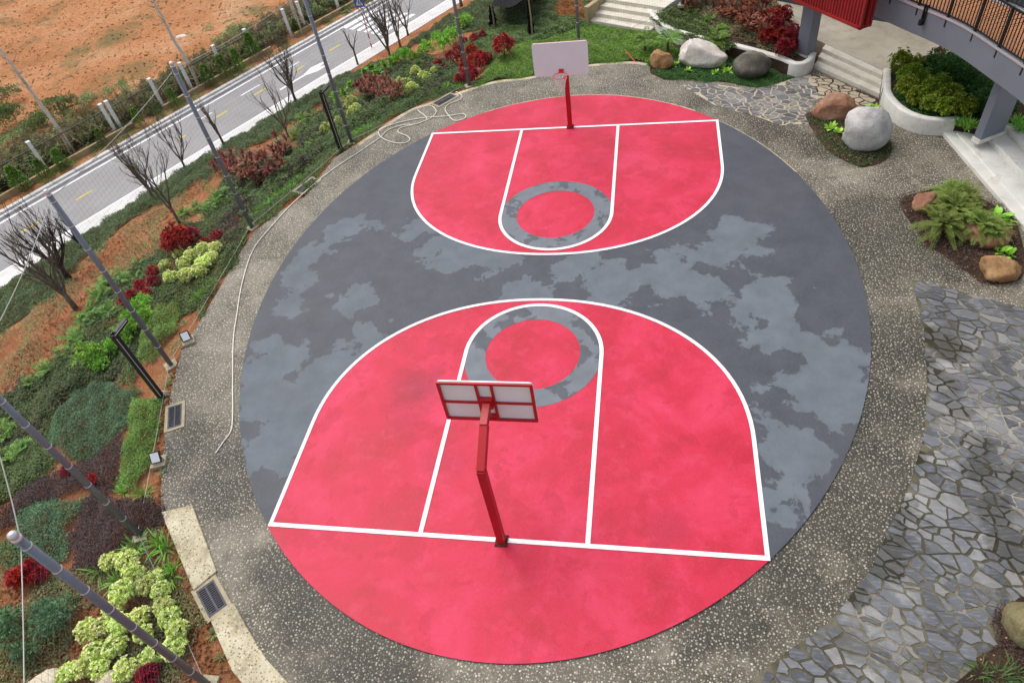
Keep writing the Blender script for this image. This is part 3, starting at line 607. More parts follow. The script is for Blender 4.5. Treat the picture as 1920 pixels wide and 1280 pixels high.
def railing(off, z0, s0, s1):
    P = []; s_ = s0; r = link('railing', None, wk)
    while s_ < s1:
        (x, y), (tx, ty) = edge_at(s_); P.append((x-ty*off, y+tx*off)); s_ += .25
    for zz, hh_ in ((z0+.06, .035), (z0+1.05, .05)):
        k = MB(); k.prism(strip_poly(P, .02, .02), zz-hh_/2, zz+hh_/2); part('rail', k, 'rail_black', r)
    bm_ = MB(); bm_.box((0, 0, .55), (.035, .012, 1.0)); bm_ = bm_.mesh('baluster', 'rail_black')
    pm = MB(); pm.box((0, -.03, .42), (.05, .02, 1.3)); pm.box((0, .03, .42), (.05, .02, 1.3)); pm.box((0, 0, -.24), (.03, .1, .07)); pm = pm.mesh('post', 'rail_black')
    i = 0; s_ = s0
    while s_ < s1:
        (x, y), (tx, ty) = edge_at(s_); loc = (x-ty*off, y+tx*off, z0)
        if i % 9 == 4: link('post', pm, r, loc, atan2(ty, tx))
        else: link('baluster', bm_, r, loc, atan2(-tx, ty)+pi/2)
        s_ += .125; i += 1
railing(.03, 3.42, .25, ec[-1]-.5); railing(1.9, 3.45, .4, ec[-1]-.5)
k = MB(); (x, y), (tx, ty) = edge_at(2.15); k.beam((x-.02, y-.02, 3.05), (x-.02, y-.02, 3.55), .05, .05); k.beam((x+tx*.09-.02, y+ty*.09-.02, 3.05), (x+tx*.09-.02, y+ty*.09-.02, 3.55), .05, .05); k.box((x+tx*.045-.05, y+ty*.045-.05, 3.05), (.1, .16, .16), atan2(ty, tx)); part('rail_bracket', k, 'rail_black', wk)
# red corrugated panel box
C0, C1, C2 = (7.58,12.15,2.6), (9.52,9,2.6), (9.88,9.35,2.6)
dx, dy = C1[0]-C0[0], C1[1]-C0[1]; L_ = hypot(dx, dy); ux, uy = dx/L_, dy/L_; C0 = (C1[0]-ux*6, C1[1]-uy*6); nx, ny = -uy, ux; TH = .42
rc = thing('corrugated_box', 'red corrugated metal box hanging above the platform beside the gray beam', 'metal box')
k = MB(); V_ = []; n_ = 0; s_ = 0; pf = []
while s_ < 5.9:
    for ds, o in ((0, 0), (.045, 0), (.065, .035), (.11, .035), (.13, 0)):
        if ds < .13: pf.append((s_+ds, o))
    s_ += .13
pf = [(p[0]+.05, p[1]) for p in pf if p[0] < 5.88]
for s_, o in pf:
    for z in (2.68, 5.0): V_.append((C0[0]+ux*s_+nx*(o+.03), C0[1]+uy*s_+ny*(o+.03), z))
k.add(V_, [(2*i, 2*i+2, 2*i+3, 2*i+1) for i in range(len(pf)-1)]); part('corrugated_sheet', k, 'container_red', rc)
k = MB()
def at_box(s_, o, z): return (C0[0]+ux*s_+nx*o, C0[1]+uy*s_+ny*o, z)
k.beam(at_box(0, .05, 2.64), at_box(6, .05, 2.64), .1, .09); k.beam(at_box(5.95, .05, 2.6), at_box(5.95, .05, 5), .1, .1, (ux, uy, 0)); k.beam(at_box(5.95, TH, 2.6), at_box(5.95, TH, 5), .1, .1, (ux, uy, 0)); k.beam(at_box(5.95, .1, 2.645), at_box(5.95, TH-.05, 2.645), .09, .08)
part('frame', k, 'container_red', rc)
k = MB(); k.beam(at_box(5.94, TH/2, 2.68), at_box(5.94, TH/2, 4.99), .03, TH-.12, (ux, uy, 0)); k.beam(at_box(0, TH, 3.8), at_box(5.89, TH, 3.8), .03, 2.3); part('back_panel', k, 'container_red', rc)
k = MB(); k.prism([at_box(.05, .08, 0)[:2], at_box(5.9, .08, 0)[:2], at_box(5.9, TH-.02, 0)[:2], at_box(.05, TH-.02, 0)[:2]], 2.62, 2.66); part('underside', k, 'steel_dark', rc)
# made-up dark wall behind the walkway, added to stop light leaking underneath
RW = [(p[0]+2.9, p[1]+2.4) for p in [EC[0]]+EC[12:60:12]]; RW = [(8.2, 17.5), (11.0, 15.2)]+[(x+1.5, y+1.0) for x, y in RW[1:]]
bw_ = thing('added_shade_wall', 'made-up dark wall with glass panels behind the walkway railing, added to block light', 'building')
for a, b in zip(RW[:-1], RW[1:]):
    L2 = hypot(b[0]-a[0], b[1]-a[1]); ang = atan2(b[1]-a[1], b[0]-a[0])
    k = MB(); k.box(((a[0]+b[0])/2, (a[1]+b[1])/2, 3.9), (L2, .2, 7), ang); part('wall_panel', k, 'steel_dark', bw_)
    k = MB(); k.box(((a[0]+b[0])/2-sin(ang)*-.09*-1, (a[1]+b[1])/2+cos(ang)*-.11, 4.7), (L2-.4, .06, 2.1), ang); part('glass_pane', k, 'black_metal', bw_)

# ------------------------------------------------------------------ crazy paving
def clip(poly, a, b, c):
    """keep a*x+b*y<=c"""
    out = []
    for i in range(len(poly)):
        p, q = poly[i], poly[(i+1) % len(poly)]; dp = a*p[0]+b*p[1]-c; dq = a*q[0]+b*q[1]-c
        if dp <= 0: out.append(p)
        if (dp < 0) != (dq < 0):
            t = dp/(dp-dq); out.append((p[0]+(q[0]-p[0])*t, p[1]+(q[1]-p[1])*t))
    return out
def in_poly(x, y, poly): return bool(poly_dist(np.array([x]), np.array([y]), poly)[1][0])
def voronoi(region, sp, ang, st_, gap, jit=.5, sizevar=.75, seed=1, holes=()):
    r = random.Random(seed); ca, sa = cos(ang), sin(ang)
    fw = lambda x, y: ((x*ca+y*sa)/st_, -x*sa+y*ca); bk = lambda u, v: (u*st_*ca-v*sa, u*st_*sa+v*ca)
    T_ = [fw(*p[:2]) for p in region]; u0, u1 = min(p[0] for p in T_)-sp, max(p[0] for p in T_)+sp; v0, v1 = min(p[1] for p in T_)-sp, max(p[1] for p in T_)+sp
    seeds = {}; i = 0; u = u0
    while u < u1:
        v = v0; j = 0
        while v < v1: seeds[(i, j)] = (u+r.uniform(-jit, jit)*sp, v+r.uniform(-jit, jit)*sp, r.uniform(0, sizevar*sp)**1); v += sp; j += 1
        u += sp; i += 1
    # drop some seeds so that neighbours grow larger
    for q in list(seeds):
        if r.random() < .3: del seeds[q]
    res = []
    for (i, j), (x, y, w_) in seeds.items():
        cx, cy = bk(x, y)
        poly = [(x-2*sp, y-2*sp), (x+2*sp, y-2*sp), (x+2*sp, y+2*sp), (x-2*sp, y+2*sp)]
        for di in range(-3, 4):
            for dj in range(-3, 4):
                q = seeds.get((i+di, j+dj))
                if q is None or (di == 0 and dj == 0): continue
                a, b = q[0]-x, q[1]-y; d = hypot(a, b)
                if d < 1e-6: continue
                a, b = a/d, b/d; poly = clip(poly, a, b, a*x+b*y+d/2+(w_**2-q[2]**2)/(2*d)-gap*.5*r.uniform(.4, 1.8))
                if len(poly) < 3: break
            if len(poly) < 3: break
        if len(poly) < 3: continue
        W_ = [bk(*p) for p in poly]
        A_ = abs(sum(W_[k][0]*W_[(k+1) % len(W_)][1]-W_[(k+1) % len(W_)][0]*W_[k][1] for k in range(len(W_))))/2
        if A_ < .006: continue
        gx = sum(p[0] for p in W_)/len(W_); gy = sum(p[1] for p in W_)/len(W_)
        if not in_poly(gx, gy, region) or any(in_poly(gx, gy, h) for h in holes): continue
        # chip the outline
        O = []
        for k in range(len(W_)):
            p, q = W_[k], W_[(k+1) % len(W_)]; d = hypot(q[0]-p[0], q[1]-p[1])
            if d > .05:
                O.append((p[0]+(q[0]-p[0])*.05, p[1]+(q[1]-p[1])*.05)); t = r.uniform(.25, .75); e = r.uniform(-.026, .006)*min(1, d/.2)
                nx_, ny_ = -(q[1]-p[1])/d, (q[0]-p[0])/d; mx, my = p[0]+(q[0]-p[0])*t, p[1]+(q[1]-p[1])*t; sg = 1 if (gx-mx)*nx_+(gy-my)*ny_ < 0 else -1
                O.append((mx+nx_*e*sg, my+ny_*e*sg)); O.append((p[0]+(q[0]-p[0])*.95, p[1]+(q[1]-p[1])*.95))
            else: O.append(((p[0]+q[0])/2, (p[1]+q[1])/2))
        ox = np.array([p[0] for p in O]); oy = np.array([p[1] for p in O]); ii = poly_dist(ox, oy, region)[1]
        if not ii.all():
            for k in range(len(O)):
                if not ii[k]:
                    best = (1e9, None)
                    for q_ in range(len(region)):
                        a_, b_ = region[q_], region[(q_+1) % len(region)]; ex, ey = b_[0]-a_[0], b_[1]-a_[1]; t = min(1, max(0, ((O[k][0]-a_[0])*ex+(O[k][1]-a_[1])*ey)/(ex*ex+ey*ey))); c_ = (a_[0]+t*ex, a_[1]+t*ey); d = hypot(c_[0]-O[k][0], c_[1]-O[k][1])
                        if d < best[0]: best = (d, c_)
                    O[k] = best[1]
        if len(O) >= 3: res.append((gx, gy, A_, O))
    return res
ISLE3 = [p[:2] for p in [(9.72,-8.66,0),(9.19,-8.85,0),(8.99,-9.15,0),(9.06,-9.42,0),(8.79,-9.72,0),(8.46,-9.81,0),(8.35,-10.08,0),(7.99,-10.35,0),(9.37,-10.21,0)]]
REG_B = [p[:2] for p in [(9.63,-0.16,0),(9.57,-1.09,0),(9.51,-1.96,0),(9.18,-3.62,0),(8.81,-5.02,0),(8.16,-6.5,0),(7.6,-7.43,0),(7.08,-8.34,0),(6.22,-9.39,0),(5.43,-9.98,0),(4.62,-10.65,0)]]+[(4.6, -13.2), (12.5, -13.5), (13.5, -6), (13, -1.2)]+[p[:2] for p in [(12.02,-1.27,0),(11.2,-0.91,0),(10.29,-0.43,0)]]
REG_A = [p[:2] for p in [(4.11,11.09,0),(5.23,9.44,0),(6.74,8.37,0),(7.31,7.81,0),(8.24,7.87,0),(8.3,8.59,0),(8.82,9.6,0),(9.94,9.02,0),(10.44,8.45,0),(10.75,9.31,0),(9.48,10.98,0),(8.8,11.4,0),(8.07,11.11,0),(7.26,10.62,0),(6.58,10.5,0),(5.12,11.14,0)]]
def paving(name, region, mat, stones, stone_mat, h, keep, ref):
    k = MB(); k.add([(x, y, .008) for x, y in region], [tuple(range(len(region)))]); base = struct(name, up(k), mat)
    stones = sorted(stones, key=lambda s_: -s_[2]/((s_[0]-2.9)**2+(s_[1]+15)**2+13**2)); rest = MB()
    r = random.Random(5)
    for i, (gx, gy, A_, O) in enumerate(stones):
        hz = .008+h*r.uniform(.5, 1.3)
        if i < keep:
            k = MB(); k.prism([(x-gx, y-gy) for x, y in O], -.01, hz, .006); o = link('paving_stone', k.mesh('paving_stone', stone_mat), base, (gx, gy, 0)); o.rotation_euler = (r.uniform(-.012, .012), r.uniform(-.012, .012), 0)
        else: rest.prism(O, 0, hz, .006)
    if rest.v: o = part('paving_stones', rest, stone_mat, base); o['kind'] = 'stuff'
    return base
stB = voronoi(REG_B, .165, radians(-35), 1.5, .022, seed=4, holes=(ISLE3,))
paving('slate_paving', REG_B, 'mortar', stB, 'slate', .014, 300, None)
stA = voronoi(REG_A, .175, radians(-25), 1.4, .024, seed=9)
REG_A1 = [p[:2] for p in [(3.93,11.37,0),(5.21,9.16,0),(7.3,7.67,0),(8.27,7.58,0),(8.87,9.95,0),(8.43,11.45,0)]]
paving('slate_paving', REG_A, 'beige_paving', [s_ for s_ in stA if in_poly(s_[0], s_[1], REG_A1)], 'slate', .012, 150, None)
plain('beige_stone', (182, 170, 146), .8, .2, 0, .12, 5, .2)
k = None
stA2 = [s_ for s_ in stA if not in_poly(s_[0], s_[1], REG_A1)]
pv = MB(); pv.prism([p[:2] for p in [(8.82,9.6,0),(9.94,9.02,0),(10.56,8.51,0),(10.75,9.31,0),(9.48,10.98,0),(8.8,11.4,0)]], 0, .011)
b2 = struct('beige_paving', pv, 'soil_dark')
for gx, gy, A_, O in stA2:
    k = MB(); k.prism([(x-gx, y-gy) for x, y in O], 0, .018, .006); link('paving_stone', k.mesh('paving_stone', 'beige_stone'), b2, (gx, gy, 0))
# paler kerb pieces along the near left rim of the paving
for lab, px in (('a', [(-8.05,-8.17,0),(-6.34,-9.89,0),(-6.02,-9.44,0),(-7.36,-7.93,0)]), ('b', [(-5.66,-10.48,0),(-4.81,-11.33,0),(-4.27,-11.69,0),(-3.33,-11.6,0),(-4.2,-11.06,0),(-4.81,-10.55,0),(-5.34,-10.06,0)])):
    k = MB(); k.prism([p[:2] for p in px], -.2, .055); o = struct('pale_kerb', k, 'pale_pebble'); bevel_mod(o, .02)
# soil islands
def mound(name, pts, h, mat):
    P = [tuple(p)[:2] for p in spline([(p[0], p[1], 0) for p in pts], 4, True)]; cx = sum(p[0] for p in P)/len(P); cy = sum(p[1] for p in P)/len(P); n_ = len(P); V_ = []; F_ = []
    for j, (f_, z) in enumerate(((1, .005), (.93, .03), (.75, h*.6), (.45, h), (.2, h*1.05))):
        for i, (x, y) in enumerate(P): V_.append((cx+(x-cx)*f_, cy+(y-cy)*f_, z+(.02*sin(i*1.7+j) if j > 1 else 0)))
    for j in range(4):
        for i in range(n_): F_.append((j*n_+i, j*n_+(i+1) % n_, (j+1)*n_+(i+1) % n_, (j+1)*n_+i))
    F_.append(tuple(range(4*n_, 5*n_))); k = MB(); k.add(V_, F_); return struct(name, up(k), mat, None, True)
I1 = [(8.36,8.62,0),(8.21,8.09,0),(8.56,6.22,0),(9.22,5.23,0),(9.58,5.12,0),(10.2,5.47,0),(10.56,6.52,0),(10.34,8.42,0),(9.88,8.87,0)]
I2 = [(10.22,3.42,0),(10.08,2.84,0),(10.23,1.89,0),(10.36,1.23,0),(10.67,0.75,0),(11.04,0.08,0),(11.24,-0.3,0),(11.66,-0.36,0),(12.35,0.07,0),(12.79,2.01,0),(12.61,2.82,0),(11.66,3.91,0),(10.73,3.69,0)]
mound('soil_bed', I1, .08, 'soil_dark'); mound('soil_bed', I2, .08, 'soil_dark'); mound('soil_bed', [(x, y, 0) for x, y in ISLE3], .06, 'soil_dark')
# ------------------------------------------------------------------ foliage materials
leafmat('leaf_lime', (148, 172, 66), (176, 196, 92), (206, 216, 130), (226, 230, 164), (120, 150, 60))
leafmat('leaf_yellow', (176, 188, 92), (204, 210, 128), (122, 146, 64), (226, 226, 160))
leafmat('leaf_crimson', (84, 14, 24), (138, 20, 34), (172, 30, 46), (62, 16, 22))
leafmat('leaf_deepred', (70, 14, 22), (122, 18, 30), (150, 26, 40), (58, 40, 30))
leafmat('leaf_ti', (78, 52, 40), (112, 62, 48), (132, 74, 56), (80, 70, 46), (160, 70, 70), (96, 52, 42), (74, 56, 42))
leafmat('leaf_bright', (74, 116, 34), (98, 146, 42), (124, 172, 56), (146, 188, 74))
leafmat('leaf_mid', (58, 76, 38), (76, 96, 48), (98, 114, 60), (68, 82, 46))
leafmat('leaf_dark', (56, 72, 40), (70, 90, 50), (92, 110, 64), (64, 78, 48))
leafmat('leaf_blue', (48, 78, 52), (62, 96, 64), (82, 116, 78), (98, 130, 92))
leafmat('leaf_purple', (48, 36, 38), (66, 48, 48), (86, 62, 58), (58, 52, 40))
leafmat('leaf_grass', (72, 118, 40), (96, 146, 50), (122, 168, 66), (86, 130, 46))
leafmat('leaf_fern', (66, 102, 40), (86, 124, 48), (112, 146, 62), (132, 156, 78))
leafmat('leaf_hedge', (78, 112, 42), (96, 130, 52), (114, 146, 62), (82, 110, 48))
leafmat('leaf_lawn', (66, 98, 34), (84, 120, 40), (106, 142, 52), (122, 154, 64))
leafmat('leaf_brush', (92, 84, 60), (112, 102, 74), (128, 114, 90), (82, 90, 54), (142, 126, 102))
leafmat('leaf_conifer', (52, 78, 30), (74, 104, 38), (98, 128, 46), (112, 138, 54))
leafmat('leaf_rosette', (128, 176, 56), (150, 196, 74), (166, 206, 90))
leafmat('leaf_asparagus', (92, 112, 50), (112, 132, 60), (134, 148, 78), (104, 120, 58), transl=.35)
leafmat('leaf_weed', (86, 108, 62), (110, 130, 78), (134, 148, 96), (92, 96, 58))
leafmat('leaf_shade', (36, 66, 30), (52, 88, 38), (70, 108, 48))
leafmat('leaf_olive', (98, 120, 36), (124, 140, 40), (76, 104, 34), (146, 152, 52))
plain('bark_gray', (108, 98, 88), .9, .15, 0, .25, 12, .3); plain('bark_dark', (66, 56, 50), .9, .15, 0, .25, 12, .3); plain('bark_pale', (196, 188, 176), .9, .15, 0, .25, 10, .3); plain('palm_trunk', (96, 80, 62), .9, .1, 0, .3, 20, .4)
def rockmat(name, a, b, c, sc_=1.6):
    k = NT(name, .8, .25); n1 = k.noise(sc_, 8, .65, dist=.4); n2 = k.noise(sc_*6, 7, .7, off=4); v = k.noise(3, 8, .7, off=9)
    co_ = k.ramp(n1, (.32, lin(*a)), (.5, lin(*b)), (.68, lin(*c))); co_ = k.mix(k.math('MULTIPLY', k.ramp(n2, (.5, 0), (.75, 1)), .4), co_, lin(*[int(x*.55) for x in a]))
    co_ = k.mix(k.math('MULTIPLY', k.ramp(v, (.6, 0), (.7, 1)), .35), co_, lin(*[min(245, int(x*1.15)) for x in c])); k.col(co_)
    k.bump(k.math('ADD', n2, k.math('MULTIPLY', k.noise(40, 4), .4)), .7, .05); MATS[name] = k.m
rockmat('rock_brown', (122, 86, 54), (164, 124, 84), (190, 156, 116)); rockmat('rock_white', (186, 172, 156), (212, 204, 194), (228, 224, 218)); rockmat('rock_dark', (66, 62, 54), (96, 92, 82), (128, 124, 112))
rockmat('rock_red', (118, 82, 64), (150, 108, 84), (178, 144, 120)); rockmat('rock_gray', (156, 154, 150), (186, 184, 180), (206, 204, 200)); rockmat('rock_moss', (104, 96, 66), (132, 124, 92), (156, 148, 120)); rockmat('rock_tan', (190, 176, 150), (208, 196, 172), (222, 212, 194))

# ------------------------------------------------------------------ foliage builders
def unit(a): return a/np.maximum(np.linalg.norm(a, axis=-1, keepdims=True), 1e-9)
class Leaves:
    def __init__(s): s.V = []; s.F = []; s.n = 0
    def leaves(s, P, D, L, W, fold=.25, droop=.15):
        P = np.atleast_2d(P); n = len(P); D = unit(np.broadcast_to(D, (n, 3)).astype(float)); L = np.broadcast_to(L, n)[:, None]; W = np.broadcast_to(W, n)[:, None]
        up_ = np.tile([0., 0, 1], (n, 1)); S = np.cross(D, up_); bad = np.linalg.norm(S, axis=1) < .05; S[bad] = [1, 0, 0]; S = unit(S); N = np.cross(S, D)
        mid = P+D*L*.5+N*W*fold*-1+0; tip = P+D*L-up_*L*droop; l = P+D*L*.48+S*W*.5+N*W*fold; r = P+D*L*.48-S*W*.5+N*W*fold
        V = np.stack([P, l, tip, r], 1).reshape(-1, 3); b = s.n+4*np.arange(n)[:, None]
        s.V.append(V); s.F.append(np.concatenate([b+[[0, 2, 1]], b+[[0, 3, 2]]], 1).reshape(-1, 3)); s.n += 4*n; return s
    def blades(s, P, D, L, W, droop=.5, seg=4, prof=None):
        P = np.atleast_2d(P); n = len(P); D = unit(np.broadcast_to(D, (n, 3)).astype(float)); L = np.broadcast_to(L, n); W = np.broadcast_to(W, n); dr = np.broadcast_to(droop, n)
        S = np.cross(D, [0, 0, 1.]); bad = np.linalg.norm(S, axis=1) < .05; S[bad] = [1, 0, 0]; S = unit(S); rows = []
        for i in range(seg+1):
            t = i/seg; c = P+D*(L*t)[:, None]; c = c-np.array([0, 0, 1.])*(dr*L*t*t)[:, None]; wt = (prof(t) if prof else max(.06, sin(pi*(.12+.86*t))))
            rows += [c+S*(W*.5*wt)[:, None], c-S*(W*.5*wt)[:, None]]
        V = np.stack(rows, 1).reshape(-1, 3); k_ = 2*(seg+1); b = s.n+k_*np.arange(n)[:, None]; F = []
        for i in range(seg): F += [b+[[2*i, 2*i+1, 2*i+3]], b+[[2*i, 2*i+3, 2*i+2]]]
        s.V.append(V); s.F.append(np.concatenate(F, 1).reshape(-1, 3)); s.n += k_*n; return s
    def mesh(s, name, mat): return tri_mesh(name, np.concatenate(s.V), np.concatenate(s.F), mat)
def rdir(n, lo=-1, hi=1):
    z = rng.uniform(lo, hi, n); a = rng.uniform(0, 2*pi, n); r = np.sqrt(1-z*z); return np.stack([r*np.cos(a), r*np.sin(a), z], 1)
def tangent(N, a):
    t = np.cross(N, [0.3, .2, 1.]); t = unit(t); b = np.cross(N, t); return t*np.cos(a)[:, None]+b*np.sin(a)[:, None]
def rosette_shrub(name, mat, R=.25, H=.25, nros=45, m_=9, L=.07, W=.05, open_=.45, lumps=5, base=.1):
    lv = Leaves(); N = rdir(nros, -.15, 1); lc = rdir(lumps, -.1, 1)
    k_ = 1+.22*np.max(np.maximum(N@lc.T, 0)**6, axis=1)-.1; rad = k_*rng.uniform(.72, 1.02, nros)
    C = N*rad[:, None]*[R, R, H]+[0, 0, base+H*.45]
    for j in range(m_):
        a = rng.uniform(0, 2*pi, nros); D = unit(N*rng.uniform(open_*.5, open_*1.5, nros)[:, None]+tangent(N, a)+[0, 0, .15]); lv.leaves(C-N*.02, D, L*rng.uniform(.7, 1.25, nros), W*rng.uniform(.8, 1.2, nros))
    n2 = nros*3; Nn = rdir(n2, -.2, 1); lv.leaves(Nn*rng.uniform(.3, .8, n2)[:, None]*[R, R, H]+[0, 0, base+H*.45], unit(Nn+rdir(n2)*.7), L, W)
    # inner stems
    for i in range(0, nros, 4): lv.blades(np.array([[0, 0, 0.]]), C[i:i+1], float(np.linalg.norm(C[i])), .012, 0, 2, lambda t: 1)
    return lv.mesh(name, mat)
def blade_clump(name, mat, n=60, L=.5, W=.03, tilt=(.3, 1.2), droop=(.2, .7), r=.08, seg=4):
    lv = Leaves(); a = rng.uniform(0, 2*pi, n); t = rng.uniform(*tilt, n); D = np.stack([np.sin(t)*np.cos(a), np.sin(t)*np.sin(a), np.cos(t)], 1)
    rr = rng.uniform(0, r, n); P = np.stack([rr*np.cos(a), rr*np.sin(a), np.full(n, -.03)], 1)
    lv.blades(P, D, L*rng.uniform(.55, 1.1, n), W*rng.uniform(.7, 1.2, n), rng.uniform(*droop, n), seg); return lv.mesh(name, mat)
def feather(lv, base, D, L, W, n=12, droop=.5, lw=.012, drop=.1):
    """one pinnate frond"""
    base = np.asarray(base, float); D = unit(np.asarray(D, float)); S = np.cross(D, [0, 0, 1.]); S = S/max(np.linalg.norm(S), .05)
    t = np.linspace(.12, 1, n); C = base+D*(L*t)[:, None]; C[:, 2] -= droop*L*t*t; T = unit(D-np.array([0, 0, 1.])*(2*droop*t)[:, None])
    lv.blades(base[None], D[None], L, .014, droop, 5, lambda t: 1-.7*t)
    prof = np.sin(pi*(.1+.82*t))**.7
    for sg in (-1, 1):
        d = unit(S*sg+T*.75+rdir(n)*.12); lv.leaves(C, d, W*prof*rng.uniform(.8, 1.15, n), lw, .1, drop)
def fern_clump(name, mat, n=22, L=.55, W=.16, nl=13, lw=.022, tilt=(.3, 1.25), droop=(.25, .6), z=0):
    lv = Leaves()
    for i in range(n):
        a = rng.uniform(0, 2*pi); t = rng.uniform(*tilt); feather(lv, (0, 0, z), (sin(t)*cos(a), sin(t)*sin(a), cos(t)), L*rng.uniform(.6, 1.1), W, nl, rng.uniform(*droop), lw)
    return lv.mesh(name, mat)
def leafy_shrub(name, mat, R=.3, H=.35, n=500, L=.1, W=.04, stems=7, base=.05):
    lv = Leaves(); lc = rdir(6, -.2, 1); cs = lc*np.array([R, R, H])*rng.uniform(.45, .75, 6)[:, None]+[0, 0, base+H*.55]; w_ = rng.integers(0, 6, n)
    N = rdir(n, -.35, 1); P = cs[w_]+N*(np.array([R, R, H])*.5)*rng.uniform(.55, 1.05, n)[:, None]
    lv.leaves(P, unit(N+rdir(n)*.6+[0, 0, .1]), L*rng.uniform(.6, 1.2, n), W*rng.uniform(.7, 1.2, n))
    for c in cs: lv.blades(np.array([[0, 0, -.02]]), c[None], float(np.linalg.norm(c)), .02, 0, 2, lambda t: 1)
    return lv.mesh(name, mat)
def whorl_plant(name, mat, stems=5, h=(.25, .5), m_=14, L=.3, W=.05, spread=.18, droop=(.1, .5)):
    lv = Leaves()
    for i in range(stems):
        a = rng.uniform(0, 2*pi); r = rng.uniform(0, spread); hh_ = rng.uniform(*h); top = np.array([r*1.6*cos(a), r*1.6*sin(a), hh_])
        b = np.array([r*.5*cos(a), r*.5*sin(a), -.02]); lv.blades(b[None], (top-b)[None], float(np.linalg.norm(top-b)), .022, 0, 2, lambda t: 1)
        az = rng.uniform(0, 2*pi, m_); t = rng.uniform(.1, 1.25, m_); D = np.stack([np.sin(t)*np.cos(az), np.sin(t)*np.sin(az), np.cos(t)], 1)
        lv.blades(np.repeat(top[None], m_, 0)-D*.02+[0, 0, -.06]*rng.uniform(0, 1, (m_, 1)), D, L*rng.uniform(.6, 1.1, m_), W*rng.uniform(.8, 1.2, m_), rng.uniform(*droop, m_), 3)
    return lv.mesh(name, mat)
def put(name, meshes, pts, cat, desc, ref, refname, group, size=1.0, zoff=0, var=.15):
    """pts: (x,y,z[,scale]); labels count outwards from the landmark"""
    out = []; P = by_near(pts, ref)
    for i, p in enumerate(P):
        s_ = size*(p[3] if len(p) > 3 else 1)*random.uniform(1-var, 1+var)
        o = link(name, meshes[i % len(meshes)], None, (p[0], p[1], p[2]+zoff), random.uniform(0, 2*pi), (s_, s_, s_*random.uniform(.92, 1.12)))
        lab = desc if len(P) == 1 else f'{desc}, {ORD[i] if i < len(ORD)-6 or len(P) > len(ORD)-1 else ORD[i]} to {refname}'
        if len(P) == 1 and refname: lab = f'{desc} {refname}'
        tag(o, lab, cat, group); out.append(o)
    return out
def cover(name, label, poly, dens, L, W, h, mat, cat='ground cover', tilt=(-.1, .9), zf=None, clump=0, edge=.15, seed=0, parent=None, keep=None, blade=False):
    poly = [p[:2] for p in poly]; r = np.random.default_rng(seed+31); xs = [p[0] for p in poly]; ys = [p[1] for p in poly]
    A = (max(xs)-min(xs)+.4)*(max(ys)-min(ys)+.4); n = int(A*dens); x = r.uniform(min(xs)-.2, max(xs)+.2, n); y = r.uniform(min(ys)-.2, max(ys)+.2, n)
    d, ins = poly_dist(x, y, poly); wob = .18*np.sin(3.1*x+2.2*y)+.14*np.sin(5.3*y-4.1*x)
    d = np.where(ins, d, -d); ok = d+.1+wob*edge/.15*.45 > r.uniform(0, edge, n)
    if clump: ok &= (np.sin(2.1*x+.7*y+seed)+np.sin(1.3*y-1.9*x+seed*2)+np.sin(4.3*x+3.1*y)*.6+r.uniform(-.9, .9, n)) > clump
    x, y, d = x[ok], y[ok], d[ok]; n = len(x); z = (terrain(x, y) if zf is None else np.full(n, zf))
    hh_ = h*np.clip(.45+d/.5, .25, 1)*(.72+.28*np.sin(4.7*x+1.3*y)*np.sin(3.9*y-2.1*x)+.2*np.sin(9*x+7*y))
    zz = z+hh_*np.sqrt(r.uniform(0.02, 1, n)); a = r.uniform(0, 2*pi, n); t = r.uniform(*tilt, n); D = np.stack([np.cos(a)*np.cos(t), np.sin(a)*np.cos(t), np.sin(t)], 1)
    lv = Leaves(); P = np.stack([x, y, zz], 1)
    if blade: lv.blades(np.stack([x, y, z], 1), D, L*r.uniform(.5, 1.2, n), W, r.uniform(.2, .7, n), 3)
    else: lv.leaves(P, D, L*r.uniform(.6, 1.3, n), W*r.uniform(.7, 1.3, n))
    o = link(name, lv.mesh(name, mat)); return tag(o, label, cat, None, 'stuff')

# ------------------------------------------------------------------ low planting on the bank
cover('ground_cover', 'dark green creeping hedge strip sloping down to the white sidewalk', [(-23.12,2.19,-2.92),(-22.12,5.07,-3),(-21.16,6.9,-3),(-19.11,11.6,-3),(-17.87,13.77,-3),(-15.57,17.73,-3),(-14.01,20.4,-3),(-11.26,20.61,-2.35),(-9.83,24.37,-2.6),(-7.73,27.55,-2.31),(-5.27,28.43,-1.72),(-1.27,20.63,-0.26),(-2.65,18.64,-0.38),(-5.88,21.05,-1.41),(-9.4,22.78,-2.34),(-10.76,20.75,-2.39),(-11.42,17.99,-2.2),(-11.86,15.24,-1.77),(-13.18,15.39,-2.19),(-13.96,13.45,-2.07),(-15.35,11.73,-2.13),(-16.29,9.62,-2.16),(-17.2,7.83,-2.11),(-18.92,7.56,-2.62),(-19.25,5.63,-2.44),(-19.1,3.26,-2.18),(-18.95,1.15,-1.94),(-19.79,-0.1,-2.1),(-20.02,-0.95,-2.05)], 1500, .075, .04, .2, 'leaf_dark', seed=1, edge=.3)
